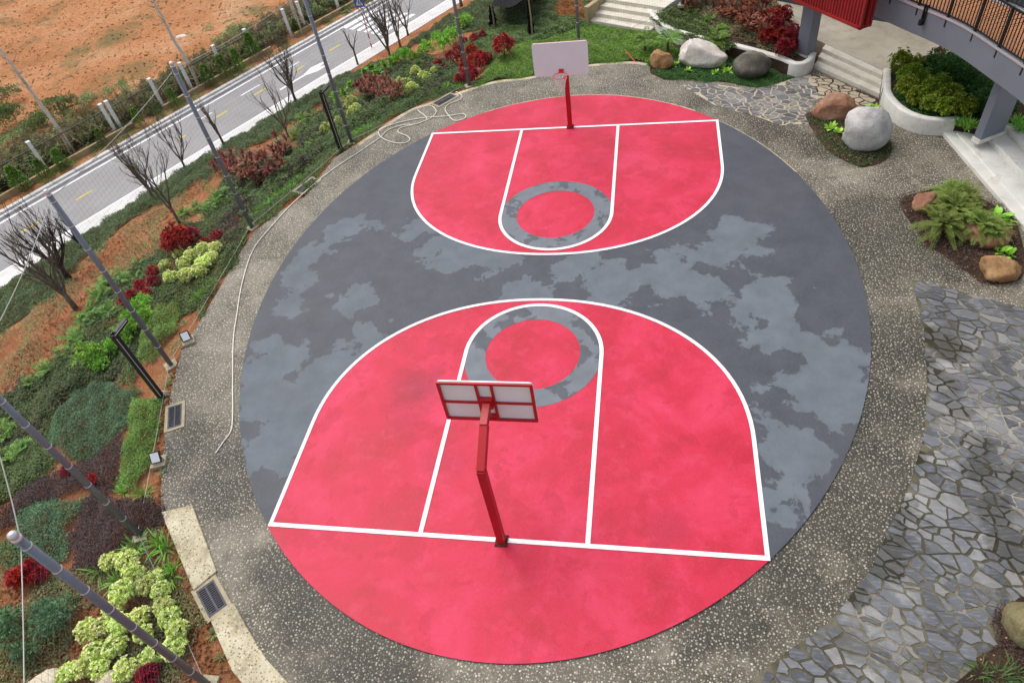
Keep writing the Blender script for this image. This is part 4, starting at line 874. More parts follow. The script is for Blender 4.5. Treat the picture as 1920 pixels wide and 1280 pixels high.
cover('ground_cover', 'sparse green creeping weeds over the red soil of the bank', [(-19.73,-0.99,-2.01),(-18.95,1.15,-1.94),(-19.25,5.63,-2.44),(-17.2,7.83,-2.11),(-15.35,11.73,-2.13),(-13.18,15.39,-2.19),(-11.42,17.99,-2.2),(-10.76,20.75,-2.39),(-5.88,21.05,-1.41),(-2.65,18.64,-0.38),(-5.62,15.9,-0.74),(-8.39,14.21,-1.04),(-11.41,14.06,-1.58),(-10.78,7.68,-0.49),(-12.89,7.64,-1.13),(-16.15,9.36,-2.13),(-15.31,5.73,-1.52),(-15.19,3.62,-1.21),(-14.8,1.4,-1.14),(-15.51,0.37,-1.2),(-15.88,-1.12,-1.29),(-15.97,-3.15,-1.11),(-16.3,-4.49,-1.06)], 260, .07, .035, .1, 'leaf_weed', clump=.1, seed=2)
cover('ground_cover', 'dense green undergrowth between the shrubs of the upper bank', [(-4.75,13.1,-0.21),(-5.89,11.81,-0.2),(-6.94,10.5,-0.05),(-8.32,10.06,-0.45),(-9,8.7,-0.28),(-9.91,7.88,-0.41),(-9.91,5.61,-0.26),(-10.53,3.97,-0.25),(-10.62,2.86,-0.12),(-12.02,4.21,-0.5),(-14.44,6.41,-1.52),(-14.71,8.47,-1.61),(-13.33,9.47,-1.51),(-11.32,8.73,-0.87),(-13.05,12.48,-1.72),(-12.2,14.56,-1.81),(-10.43,14.41,-1.55),(-10.82,19.01,-2.15),(-8.58,18.74,-1.61),(-6.13,15.88,-0.7)], 1000, .1, .05, .25, 'leaf_dark', seed=3)
cover('ground_cover', 'gray green clipped mat bed near the black bollard light', [(-13.34,-4.2,-0.64),(-12.83,-3.96,-0.59),(-12.31,-3.9,-0.57),(-10.91,-4.59,-0.18),(-10.42,-5.71,-0.12),(-10.84,-6.32,-0.3),(-11.61,-6.61,-0.52),(-12.32,-6.43,-0.45),(-13.26,-5.74,-0.7),(-13.49,-4.9,-0.64)], 2600, .055, .03, .3, 'leaf_blue', seed=4)
cover('ground_cover', 'dark purple mat band running between the two green mats', [(-10.51,-5.76,-0.17),(-10.02,-6.53,-0.12),(-9.81,-7.55,-0.21),(-10.77,-7.39,-0.37),(-11.21,-7.77,-0.38),(-12.09,-8.02,-0.54),(-12.77,-8.69,-0.75),(-13.27,-8,-0.72),(-12.41,-7.23,-0.55),(-11.56,-6.67,-0.52),(-10.8,-6.38,-0.28)], 2400, .055, .03, .26, 'leaf_purple', seed=5)
cover('hedge', 'fresh green low hedge along the paving between the two floodlights', [(-10.83,-4.81,-0.19),(-9.93,-4.96,-0.06),(-9.57,-5.8,-0.06),(-9.14,-6.99,-0.07),(-9.09,-7.72,-0.09),(-9.71,-7.58,-0.2),(-10.07,-6.52,-0.13),(-10.41,-5.71,-0.12)], 3000, .06, .028, .38, 'leaf_hedge', 'hedge', seed=6)
cover('ground_cover', 'green mat bed inside the dark purple planting near the lowest pole', [(-12.47,-8.05,-0.67),(-11.61,-7.75,-0.5),(-10.58,-7.82,-0.38),(-10.54,-8.53,-0.41),(-9.92,-9.36,-0.36),(-10.6,-9.42,-0.48),(-11.3,-9.31,-0.42),(-12.19,-8.69,-0.67)], 2400, .055, .03, .26, 'leaf_blue', seed=7)
cover('ground_cover', 'dark purple mat bed beside the foot of the gray pole', [(-10.48,-7.78,-0.38),(-9.49,-7.78,-0.17),(-8.26,-7.9,-0.01),(-8,-8.39,-0.02),(-8.51,-8.77,-0.1),(-8.8,-9.42,-0.18),(-9.72,-9.5,-0.3),(-10.49,-8.63,-0.42)], 2600, .055, .03, .26, 'leaf_purple', seed=8)
cover('ground_cover', 'weedy green patch at the outer end of the purple bed', [(-15.11,-5.89,-0.92),(-13.23,-5.86,-0.7),(-12.25,-6.57,-0.47),(-12.5,-7.2,-0.54),(-13.42,-7.92,-0.73)], 1500, .08, .04, .2, 'leaf_mid', seed=9)
cover('ground_cover', 'dark green mat behind the crimson shrub at the lower corner', [(-12.81,-8.75,-0.76),(-12.12,-8.77,-0.64),(-11.18,-9.36,-0.42),(-10.12,-9.46,-0.44),(-10.86,-9.65,-0.45),(-11.99,-9.62,-0.57)], 1500, .07, .035, .2, 'leaf_dark', seed=10)
cover('ground_cover', 'low weeds scattered over the soil around the lime shrubs', [(-11.88,-9.74,-0.55),(-9.86,-9.55,-0.35),(-8.11,-9.51,-0.15),(-7.48,-9.37,-0.06),(-6.35,-10.02,-0.02),(-5.63,-10.62,-0.01),(-4.72,-11.45,-0.01),(-4.6,-11.72,-0.03),(-10,-12.13,-0.48)], 700, .07, .03, .08, 'leaf_weed', clump=.3, seed=11)
cover('hedge', 'dark green mounded hedge beside the upper floodlight', [(-12.27,-0.86,-0.4),(-11.49,-0.93,-0.32),(-10.98,-1.87,-0.2),(-10.88,-2.62,-0.13),(-10.98,-3.33,-0.09),(-11.63,-3.2,-0.28),(-12.12,-2.29,-0.41),(-12.19,-1.52,-0.34)], 2600, .06, .03, .4, 'leaf_hedge', 'hedge', seed=12)
cover('ground_cover', 'dark purple and green low planting between ferns and upper hedge', [(-15.85,-3.29,-1.07),(-14.19,-2.93,-0.82),(-13.87,-1.97,-0.88),(-13.99,-0.77,-0.86),(-13.11,0.34,-0.68),(-11.66,-0.56,-0.33),(-12.3,-0.86,-0.4),(-12.18,-2.28,-0.42),(-11.57,-3.28,-0.26),(-12.24,-3.85,-0.54),(-13.42,-4.21,-0.63),(-13.49,-5.23,-0.71),(-14.65,-5.31,-0.92),(-15.72,-5.25,-1.06),(-16.3,-4.49,-1.06)], 1500, .085, .045, .24, 'leaf_dark', clump=-1.5, seed=13)
cover('ground_cover', 'green weeds under the lime shrubs and crimson shrub of the middle bank', [(-14.85,4.26,-1.21),(-12.95,4.83,-0.94),(-10.51,2.65,-0.07),(-10.44,1.18,-0.04),(-10.33,-0.66,-0.02),(-10.99,-1.4,-0.22),(-12.66,-0.35,-0.54),(-14.07,0.03,-0.88),(-15.38,1.54,-1.25),(-14.62,2.75,-1.03)], 1100, .09, .045, .2, 'leaf_mid', clump=-1.3, seed=14)
cover('ground_cover', 'dark purple low plants by the foot of the middle pole', [(-13.51,4.49,-1.04),(-12.02,4.21,-0.5),(-10.56,2.66,-0.08),(-10.47,1.46,-0.05),(-11.13,1.55,-0.11),(-12.22,2.8,-0.5)], 1600, .06, .035, .22, 'leaf_purple', seed=15)
cover('lawn', 'bright green lawn of small leaves behind the far hoop', [(-4.28,12.01,0),(-3.45,12.53,0),(-1.96,12.75,0),(-0.81,13.15,0),(0.37,13.46,0),(2.04,13.58,0),(2.84,13.31,0),(3.01,14.07,0),(4.6,13.26,0),(3.99,14.18,0),(3.01,16.17,0),(0.02,17.38,0),(-1.82,16.15,0),(-3.38,16.53,-0.31),(-4,14.35,-0.13)], 2600, .06, .045, .07, 'leaf_lawn', 'lawn', seed=16)
cover('lawn', 'darker green lawn on the slope under the black netting', [(-5.88,21.05,-1.41),(-3.07,21.73,-0.81),(-1.55,23.56,-0.55),(-0.26,21.34,-0.1),(0.14,17.34,0),(-1.8,16.03,0),(-3.35,16.36,-0.28),(-3.98,14.21,-0.12),(-5.31,15.66,-0.66),(-6.25,18.7,-1.2)], 1700, .09, .06, .12, 'leaf_mid', 'lawn', seed=17)
cover('ground_cover', 'rust coloured dry ferns on the slope beside the far steps', [(-1.87,21.17,-0.42),(-0.46,20.45,-0.13),(-0.07,18.59,0),(-0.38,17.79,0),(-1.56,19.43,-0.39)], 700, .12, .03, .3, 'leaf_rust' if 'leaf_rust' in MATS else leafmat('leaf_rust', (140, 74, 44), (168, 92, 54), (118, 80, 50)), seed=18)
cover('ground_cover', 'green creeping cover around the three boulders', [(2.8,13.04,0),(3.33,11.68,0),(4.6,11.52,0),(6.05,11.01,0),(6.6,10.62,0),(7.27,10.72,0),(8.15,11.19,0),(7.36,12.14,0),(6.24,13.04,0),(4.63,14.1,0),(3.23,14.3,0)], 2400, .055, .04, .08, 'leaf_shade', seed=19, zf=-.02)
cover('ground_cover', 'green cover spilling over the far planter wall', [(3,16.31,0.4),(4.4,14.2,0.4),(5.59,13.03,0.4),(6.41,13.15,0.4),(5.49,14.79,0.4),(4.49,17.17,0.4),(3.35,17.98,0.4)], 1300, .09, .05, .2, 'leaf_mid', seed=20, zf=.4)
cover('ground_cover', 'dark undergrowth under the red plants of the far planter', [(5.62,15.29,0.4),(6.47,13.92,0.4),(7.55,12.6,0.4),(8.07,12.06,0.4),(8.84,12.4,0.4),(8.54,14.27,0.4),(7.94,18.25,0.4),(4.8,19.55,0.4),(4.49,17.17,0.4)], 900, .12, .04, .25, 'leaf_brush', seed=61, zf=.4)
cover('ground_cover', 'dark undergrowth filling the planter beside the steps', [(11.36,9.94,0.45),(10.97,8.28,0.45),(11.3,7.46,0.45),(12.05,7.05,0.45),(13.3,6.93,0.45),(14.37,7.23,0.45),(14.91,9.68,0.45),(13.59,10.86,0.45),(12.54,10.88,0.45),(11.87,10.48,0.45)], 700, .1, .05, .22, 'leaf_shade', seed=62, zf=.45)
cover('ground_cover', 'low dark weeds on the soil bed around the smooth gray boulder', I1, 260, .07, .04, .06, 'leaf_shade', seed=21, zf=.05)
cover('ground_cover', 'low purple and green weeds on the soil bed under the feathery fern', I2, 420, .06, .035, .07, 'leaf_purple', seed=22, zf=.05)
cover('ground_cover', 'purple leaved creeper beside the mossy boulder', ISLE3[1:5]+ISLE3[-1:], 1200, .05, .03, .1, 'leaf_purple', seed=23, zf=.04)

cover('ground_cover', 'green edging weeds where the upper bank meets the paving', [(-4.46,12.23,-0.03),(-5.89,11.43,-0.13),(-6.95,10.45,-0.04),(-8.32,8.05,-0.04),(-8.91,7.15,-0.06),(-9.19,4.54,-0.02),(-9.84,3.71,-0.04),(-10.34,2.6,-0.04),(-10.36,1.31,-0.02),(-10.27,-0.68,-0.01),(-10.24,-1.6,-0.01),(-10.98,-0.64,-0.26),(-11.01,1.52,-0.09),(-11.38,3.38,-0.38),(-11.21,5.28,-0.57),(-10.37,6.71,-0.37),(-9.81,8.82,-0.51),(-8.48,10.6,-0.49),(-6.95,12.83,-0.67),(-5.22,13.11,-0.18)], 1300, .08, .04, .14, 'leaf_mid', seed=51, edge=.2)
cover('ground_cover', 'purple and brown foliage mixed through the upper bank planting', [(-4.75,13.1,-0.21),(-5.93,11.94,-0.22),(-7.05,10.86,-0.11),(-8.41,10.34,-0.48),(-9.1,8.96,-0.33),(-9.91,7.88,-0.41),(-10.05,5.91,-0.33),(-10.87,4.58,-0.46),(-10.96,3.44,-0.32),(-12.02,4.21,-0.5),(-14.44,6.41,-1.52),(-14.71,8.47,-1.61),(-13.33,9.47,-1.51),(-11.32,8.73,-0.87),(-13.05,12.48,-1.72),(-12.2,14.56,-1.81),(-10.43,14.41,-1.55),(-10.82,19.01,-2.15),(-8.58,18.74,-1.61),(-6.13,15.88,-0.7)], 700, .13, .04, .32, 'leaf_purple', seed=56, clump=.5)
cover('ground_cover', 'taller fresh green foliage mixed through the upper bank planting', [(-4.75,13.1,-0.21),(-5.93,11.94,-0.22),(-7.05,10.86,-0.11),(-8.41,10.34,-0.48),(-9.1,8.96,-0.33),(-9.91,7.88,-0.41),(-10.05,5.91,-0.33),(-10.87,4.58,-0.46),(-10.96,3.44,-0.32),(-12.02,4.21,-0.5),(-14.44,6.41,-1.52),(-14.71,8.47,-1.61),(-13.33,9.47,-1.51),(-11.32,8.73,-0.87),(-13.05,12.48,-1.72),(-12.2,14.56,-1.81),(-10.43,14.41,-1.55),(-10.82,19.01,-2.15),(-8.58,18.74,-1.61),(-6.13,15.88,-0.7)], 500, .16, .05, .36, 'leaf_mid', seed=57, clump=.3)
cover('ground_cover', 'thin weeds over the soil along the near paving edge', [(-10.26,-2.28,-0.02),(-10.33,-2.81,-0.02),(-9.8,-4.59,-0.01),(-9.29,-5.83,-0.02),(-8.58,-7.31,-0.01),(-8.12,-8.14,-0.01),(-6.41,-9.89,-0.01),(-5.67,-10.52,0),(-5.98,-10.53,-0.04),(-6.91,-9.7,-0.03),(-8.02,-8.64,-0.06),(-8.89,-7.3,-0.04),(-9.54,-5.73,-0.05),(-10.5,-3.87,-0.11),(-10.83,-2.63,-0.12)], 420, .06, .03, .05, 'leaf_weed', seed=52, clump=.2)
cover('ground_cover', 'mixed low green planting filling the lower bank behind the mat beds', [(-16.08,-5.05,-1.09),(-15.58,-3.64,-1.04),(-14.55,-2.43,-0.89),(-13.99,-0.77,-0.86),(-12,-2.4,-0.39),(-11.02,-4.51,-0.18),(-12.38,-3.82,-0.59),(-13.39,-4.11,-0.64),(-13.28,-5.67,-0.71),(-12.53,-6.41,-0.49),(-12.66,-7.21,-0.54),(-13.47,-8.07,-0.74)], 900, .085, .045, .2, 'leaf_mid', seed=53, clump=-.9)
cover('ground_cover', 'mixed purple low planting filling the lower bank behind the mat beds', [(-17.36,-3.78,-1.46),(-15.23,-3,-1.01),(-13.63,-2.27,-0.79),(-11.38,-3.62,-0.19),(-12.31,-3.9,-0.57),(-13.37,-4.15,-0.64),(-13.28,-5.67,-0.71),(-13.48,-6.28,-0.75),(-14.38,-7.07,-0.91)], 700, .07, .04, .2, 'leaf_purple', seed=54, clump=.2)
cover('ground_cover', 'dark weeds and litter under the corner shrubs', [(-12.07,-9.54,-0.59),(-10.89,-9.59,-0.44),(-9.7,-9.54,-0.3),(-8.7,-9.45,-0.17),(-8.51,-8.79,-0.1),(-7.96,-8.46,-0.03),(-7.27,-9.25,-0.03),(-6.53,-9.91,-0.03),(-5.63,-10.62,-0.01),(-4.87,-11.36,-0.01),(-4.6,-11.72,-0.03),(-10,-12.13,-0.48)], 520, .07, .03, .06, 'leaf_brush', seed=55, clump=-.4)
cover('ground_cover', 'tangled fern and weed growth between the soil strip and the shrubs', [(-15.58,-3.64,-1.04),(-15.76,-2.08,-1.16),(-15.56,-0.5,-1.14),(-15.59,1.53,-1.24),(-14.99,2.9,-1.15),(-15.15,4.66,-1.39),(-14.44,6.41,-1.52),(-12.95,4.83,-0.94),(-13.96,3.64,-1),(-14.08,2.64,-0.96),(-13.39,0.86,-0.67),(-13.6,-0.33,-0.8),(-13.84,-1.02,-0.85),(-13.63,-2.27,-0.79),(-14.23,-3.15,-0.82),(-14.91,-4.04,-1.04)], 520, .13, .04, .28, 'leaf_dark', seed=58, clump=-.2)
# ------------------------------------------------------------------ shrubs
lime = [rosette_shrub('lime_shrub', 'leaf_lime', .25, .24, 46, 9, .075, .055) for _ in range(3)]
yell = [rosette_shrub('variegated_shrub', 'leaf_yellow', .3, .32, 50, 9, .09, .06) for _ in range(2)]
crim = [rosette_shrub('crimson_shrub', 'leaf_crimson', .25, .26, 46, 10, .1, .03, .6) for _ in range(3)]
put('lime_shrub', lime, [(-8.64,-9.42,-0.15),(-8.2,-9.38,-0.15),(-7.87,-9.65,-0.14),(-7.41,-9.9,-0.11),(-7.03,-9.99,-0.08),(-7.81,-10.13,-0.08),(-6.8,-10.28,-0.11),(-7.24,-10.53,-0.13),(-6.57,-10.48,-0.13),(-6.21,-10.74,-0.1),(-7.56,-10.72,-0.09),(-7.96,-10.85,-0.19),(-8.33,-10.88,-0.26),(-7.47,-11.13,-0.16),(-7,-10.86,-0.2),(-6.63,-11.2,-0.25),(-6.14,-11.08,-0.13),(-7.89,-11.32,-0.2),(-7.9,-11.58,-0.21),(-7.61,-11.58,-0.23),(-7.02,-11.52,-0.23),(-8.39,-11.67,-0.37),(-8.12,-11.62,-0.26),(-7.3,-9.72,-0.07),(-7.92,-10.45,-0.12)], 'shrub', 'lime rounded shrub of the near corner bed', (-5.92,-10.01,0), 'the near drain grate', 'lime shrubs of the near corner bed', .95)
put('lime_shrub', lime, [(-13.26,1.21,-0.61,.8),(-12.57,0.44,-0.54),(-13.19,1.94,-0.7,.8),(-12.34,1.1,-0.6,1.1),(-11.77,0.31,-0.38),(-11.31,0.38,-0.21),(-12.24,1.48,-0.55),(-11.9,1.74,-0.48,1.2),(-11.22,1.48,-0.14),(-11.33,0.76,-0.21),(-11.18,1.08,-0.18)], 'shrub', 'pale lime shrub in the middle of the bank', (-13.65,2.94,-0.91), 'the large crimson shrub', 'lime shrubs in the middle of the bank', 1.05)
put('variegated_shrub', yell, [(-10.25,12.74,-1.1),(-9.79,12.16,-1.01),(-9.8,11.68,-0.95),(-10.65,10.42,-0.96,.8),(-10.22,10.93,-0.92,.8),(-10.48,10.74,-0.95,.7)], 'shrub', 'cream variegated shrub behind the upper pole', (-8.52,8.08,-0.08), 'the pole foot', 'variegated shrubs by the upper pole')
put('variegated_shrub', yell, [(-8.12,14.63,-1.16),(-7.33,12.91,-0.64),(-7.51,12.51,-0.58),(-8.05,15.94,-1.29,.9),(-7.31,14.64,-0.88),(-6.78,14.85,-0.71,.8),(-8.37,14.53,-1.15),(-6.98,14.22,-0.77,.8)], 'shrub', 'cream variegated shrub above the hose coil', (-5.36,10.91,0), 'the far drain grate', 'variegated shrubs above the hose')
put('crimson_shrub', crim, [(-13.25,2.35,-0.73,2.0),(-13.03,2.75,-0.69,1.3),(-14.18,2.97,-1.01,1.3),(-11.65,2.35,-0.33,.9),(-12.26,2.28,-0.59,1.0)], 'shrub', 'large crimson shrub on the middle bank', (-10.47,2.7,-0.07), 'the middle pole foot', 'crimson shrubs of the middle bank')
put('crimson_shrub', crim, [(-13.65,0.98,-0.73,.8),(-13.72,0.25,-0.73,.8),(-13.13,-0.22,-0.65,.75),(-13.26,0.41,-0.69,.8),(-14.07,0.03,-0.88,.7),(-14.09,-0.36,-0.88,.7)], 'shrub', 'small crimson shrub among the ferns', (-10.24,-3.62,-0.06), 'the pole beside the floodlight', 'small crimson shrubs among ferns')
put('crimson_shrub', crim, [(-10.8,-9.85,-0.46,1.1),(-11.08,-9.8,-0.5,.9),(-10.44,-9.74,-0.45,.7),(-10.74,-9.57,-0.45,.8)], 'shrub', 'crimson shrub in the lower corner', (-8.35,-8.71,-0.1), 'the gray pole foot', 'crimson shrubs of the lower corner')
put('crimson_shrub', crim, [(-11.58,-6.98,-0.48,.7),(-11.6,-7.1,-0.47,.6),(-10.53,-7.34,-0.31,.6),(-6.49,-11.55,-0.22,.8),(-6.61,-11.61,-0.21,.7)], 'shrub', 'little crimson shrub poking out of a bed', (-8.35,-8.71,-0.1), 'the gray pole foot', 'little crimson shrubs')
put('crimson_shrub', crim, [(-5.23,16.23,-0.62,1.2),(-4.62,13.94,-0.23,1.4),(-5.06,13.86,-0.31,1.2),(-4.55,12.74,-0.12,1.3),(-4.2,14.48,-0.19,1.1),(-3.38,14.66,0,1.9),(-6.33,19.24,-1.22,.8),(-5.59,18.41,-0.85,.9),(-5.27,18.96,-0.92,.8),(-5.75,15.9,-0.74,1.1),(-6.84,15.83,-0.84,1.1),(-6.19,16.02,-0.72,1.1),(-6.37,15.01,-0.67,.9),(-6.23,17.44,-0.95,.9),(-5.07,12.7,-0.18,.8),(-4.61,14.92,-0.31,1.1)], 'shrub', 'crimson shrub of the far group', (-4.54,12.16,-0.04), 'the far pole foot', 'crimson shrubs of the far group')
dred = [rosette_shrub('red_shrub', 'leaf_deepred', .34, .4, 60, 10, .14, .035, .6) for _ in range(2)]
put('red_shrub', dred, [(8.18,12.64,0.4),(7.88,12.09,0.4),(7.83,13.02,0.4),(8.33,13.57,0.4),(7.82,14.14,0.4),(7.42,13.23,0.4),(7.6,14.95,0.4),(8.13,15.11,0.4),(7.12,14.26,0.4,.9)], 'shrub', 'deep red shrub in the far planter', (8.64,11.96,0.45), 'the square gray column', 'deep red shrubs in the far planter', 1.0)
tis = [whorl_plant('ti_plant', 'leaf_ti', 9, (.25, .65), 20, .34, .05, .26) for _ in range(3)]
put('ti_plant', tis, [(-15.86,9.51,-2.1),(-14.4,8.26,-1.53),(-13.11,7.1,-1.06),(-12.27,6.54,-0.97),(-14.45,8.93,-1.52),(-13.45,8.46,-1.43),(-12.23,7.56,-0.98),(-12.08,6.79,-0.99),(-11.99,8,-0.94),(-11.75,8.42,-0.88),(-11.16,6.54,-0.52),(-15.6,9.77,-2.09)], 'ti plant', 'bronze leaved ti plant on the bank', (-10.47,2.7,-0.07), 'the middle pole foot', 'bronze ti plants by the middle pole', 1.15)
put('ti_plant', tis, [(-10.77,15.37,-1.7),(-9.79,13.48,-1.2),(-9.61,14.28,-1.22),(-8.78,12.65,-0.83),(-8.79,13.82,-1.07),(-7.85,11.88,-0.45),(-9.31,14.75,-1.21),(-7.77,12.47,-0.58),(-10.53,16.17,-1.76)], 'ti plant', 'bronze ti plant beside the cream shrubs', (-5.36,10.91,0), 'the far drain grate', 'bronze ti plants by the cream shrubs')
put('ti_plant', tis, [(6.38,15.43,0.4),(6.86,16.15,0.4),(6.98,15.05,0.4),(6.35,16.53,0.4),(5.82,16.91,0.4),(4.71,17.12,0.4),(4.35,16.96,0.4),(7.5,16.03,0.4),(6.61,14.35,0.4),(7.07,13.77,0.4),(5.97,15.77,0.4),(6.63,17.33,0.4),(7.26,16.92,0.4),(5.41,17.57,0.4)], 'ti plant', 'dark ti plant at the far planter back', (8.64,11.96,0.45), 'the square gray column', 'ti plants in the far planter', 1.2)
brt = [leafy_shrub('leafy_shrub', 'leaf_bright', .32, .36, 420, .12, .05) for _ in range(3)]
put('leafy_shrub', brt, [(-13.36,-3.16,-0.58,1.2),(-12.91,-3.37,-0.61),(-12.83,-2.71,-0.53),(-13.02,-2.92,-0.61),(-12.79,-1.18,-0.5,1.1),(-12.08,-1.66,-0.33),(-12.69,-1.79,-0.51),(-12.63,-2.18,-0.49),(-12.9,-0.8,-0.54,.9),(-12.6,-2.54,-0.47,.9)], 'shrub', 'bright leafy shrub behind the bollard light', (-9.92,-4.77,-0.04), 'the bollard foot', 'bright green shrubs behind the bollard light', .9)
put('leafy_shrub', brt, [(-6.99,22.31,-1.75,1.3),(-7.1,19.91,-1.45,1.2),(-7.35,18.79,-1.32,1.1),(-8.23,18.61,-1.46,1.3),(-8.71,18.27,-1.66,1.1),(-9.53,19.08,-1.87,1.1),(-10.09,18.9,-1.97,.9),(-8.42,21.5,-1.94,.9)], 'shrub', 'bright green leafy shrub of the far bank', (-4.54,12.16,-0.04), 'the far pole foot', 'bright green shrubs of the far bank', 1.1)
mid = [leafy_shrub('green_bush', 'leaf_blue', .35, .35, 520, .1, .035) for _ in range(2)]
put('green_bush', mid, [(-9.42,-10.65,-0.46,1.1),(-9.68,-10.54,-0.41,.9),(-10.05,-10.88,-0.38),(-9.6,-11.32,-0.44,.8),(-10.62,-10.79,-0.49,.9)], 'bush', 'soft dark green bush at the lower edge', (-10.8,-9.85,-0.46), 'the crimson shrubs', 'dark green bushes of the lower corner')
gin = [whorl_plant('ginger_plant', 'leaf_bright', 6, (.3, .55), 10, .34, .09, .16) for _ in range(2)]
put('ginger_plant', gin, [(-11.2,14.42,-1.57),(-11.28,13.71,-1.54),(-11.93,14.67,-1.74),(-11.42,15.56,-1.82),(-11.5,18.03,-2.22),(-11.2,18.43,-2.2),(-10.02,17.29,-1.72),(-10.14,18.38,-1.89),(-10.13,16.5,-1.68)], 'ginger plant', 'broad leaved light green plant', (-8.52,8.08,-0.08), 'the upper pole foot', 'broad leaved plants of the upper bank')
fern = [fern_clump('fern', 'leaf_fern', 20, .6, .17) for _ in range(3)]
put('fern', fern, [(-15.09,1.96,-1.16,.9),(-14.94,1.2,-1.21),(-15.55,1.54,-1.24),(-15.96,1.16,-1.22,1.2),(-15.77,0.38,-1.22),(-15.22,-0.75,-1.04,1.2),(-14.59,-0.58,-0.93),(-15.21,-1.2,-0.99),(-14.89,-2,-0.91,1.0),(-15.1,-2.58,-0.93,.8),(-15.27,-3.14,-1.05),(-15.39,-3.65,-1.06,.9),(-15.05,5.93,-1.58,1.2),(-15.28,5.49,-1.48),(-13.76,5.82,-1.18,1.3),(-13.73,5.13,-1.08),(-13.19,5.89,-0.98)], 'fern', 'arching green fern of the middle bank', (-10.24,-3.62,-0.06), 'the pole beside the floodlight', 'ferns of the middle bank', 1.05)
put('fern', fern, [(-13.82,-6.14,-0.84),(-14.9,-5.63,-0.95,1.1),(-14.08,-6.35,-0.93,.9),(-15.36,-5.02,-1.09)], 'fern', 'arching fern beside the gray green mat', (-8.35,-8.71,-0.1), 'the gray pole foot', 'ferns beside the gray green mat')
put('fern', fern, [(-12.42,12.37,-1.62,1.1),(-12.56,13.49,-1.81,1.1),(-12.52,11.15,-1.45),(-13.43,13.89,-2.07),(-11.94,9.05,-0.92,.9),(-10.82,10.21,-1.03,.9),(-10.83,9.34,-0.89,.9)], 'fern', 'leafy fern of the upper bank', (-8.79,7.54,-0.09), 'the upper bollard foot', 'ferns of the upper bank')
put('fern', fern, [(4.7,16.67,0.4,.8),(5.32,15.78,0.4,.8),(5.83,14.84,0.4,.7)], 'fern', 'green fern behind the far planter wall', (8.64,11.96,0.45), 'the square gray column', 'ferns in the far planter')
gr = [blade_clump('grass_tuft', 'leaf_grass', 70, .42, .03, (.1, .9), (.1, .6), .12) for _ in range(3)]
put('grass_tuft', gr, [(-10.86,-0.81,-0.22),(-10.7,-0.49,-0.12),(-11.05,-0.98,-0.29,.8),(-10.68,-0.13,-0.11,.8),(-10.78,-0.64,-0.17),(-10.99,-0.87,-0.28,.8)], 'grass tuft', 'bright grassy tuft at the paving edge', (-10.43,-2.48,-0.05), 'the upper floodlight', 'grass tufts below the lime shrubs', .85)
put('grass_tuft', gr, [(-10.71,4.14,-0.36),(-10.57,4.37,-0.33),(-10.51,4.74,-0.4),(-10.32,4.98,-0.34),(-9.99,5.12,-0.18),(-9.98,5.65,-0.28),(-9.8,5.9,-0.25),(-10.9,4.01,-0.43),(-11.05,5.18,-0.56),(-10.75,5.61,-0.46)], 'grass tuft', 'bright grassy tuft beyond the middle pole', (-10.47,2.7,-0.07), 'the middle pole foot', 'grass tufts beyond the middle pole')
put('grass_tuft', gr, [(-8.43,10.25,-0.48),(-8.16,10.53,-0.4),(-7.88,10.83,-0.4),(-7.57,10.98,-0.3),(-7.28,11.21,-0.24),(-8.22,9.21,-0.21),(-8.56,9.19,-0.3),(-8.72,8.88,-0.3),(-7.83,12.12,-0.5),(-7.01,11.46,-0.32)], 'grass tuft', 'grassy tuft beyond the upper pole', (-8.52,8.08,-0.08), 'the upper pole foot', 'grass tufts beyond the upper pole')
put('grass_tuft', gr, [(-5.56,12.24,-0.15),(-5.86,12.07,-0.2),(-5.32,12.62,-0.22),(-6.14,11.99,-0.28),(-6.81,13.26,-0.69),(-6.11,13.54,-0.54),(-5.68,13.46,-0.32),(-5.02,12.34,-0.17)], 'grass tuft', 'grassy tuft above the far drain', (-4.54,12.16,-0.04), 'the far pole foot', 'grass tufts above the far drain')
iris = [blade_clump('iris_tuft', 'leaf_grass', 26, .55, .035, (.15, 1.2), (.1, .6), .06, 5) for _ in range(2)]
put('iris_tuft', iris, [(-8.83,-7.71,-0.04),(-7.76,-8.86,-0.05),(-8.35,-8.97,-0.13),(-8.37,-9.79,-0.18),(-7.08,-9.62,-0.04),(-9.01,-9.55,-0.25),(-8.36,-9.18,-0.14),(-7.5,-9.01,-0.03),(-9.49,-7.62,-0.18,.8),(-7.07,-9.42,-0.02,.8)], 'iris tuft', 'long leaved iris tuft near the pale kerb', (-5.92,-10.01,0), 'the near drain grate', 'iris tufts near the pale kerb')
weed = [blade_clump('spider_plant', 'leaf_weed', 24, .25, .03, (.4, 1.4), (.1, .5), .04, 3) for _ in range(2)]
put('spider_plant', weed, [(-8.61,-9.81,-0.25),(-9.29,-9.6,-0.26),(-9.28,-10.24,-0.35),(-9.96,-9.97,-0.41),(-8.81,-10.21,-0.33),(-8.84,-11.44,-0.49,1.3),(-9.49,-11.61,-0.49,1.4),(-9.54,-11.03,-0.43),(-8.99,-11.02,-0.49),(-9.97,-4.31,-0.03,.8),(-10.01,-4.08,-0.03,.8),(-10.81,-1.84,-0.14,.7),(-8.61,-7.09,0,.7),(-5.52,-10.71,-0.01,.8),(-5.16,-11.1,-0.01,.8)], 'spider plant', 'small pale spider plant on bare soil', (-5.92,-10.01,0), 'the near drain grate', 'small pale plants on bare soil')
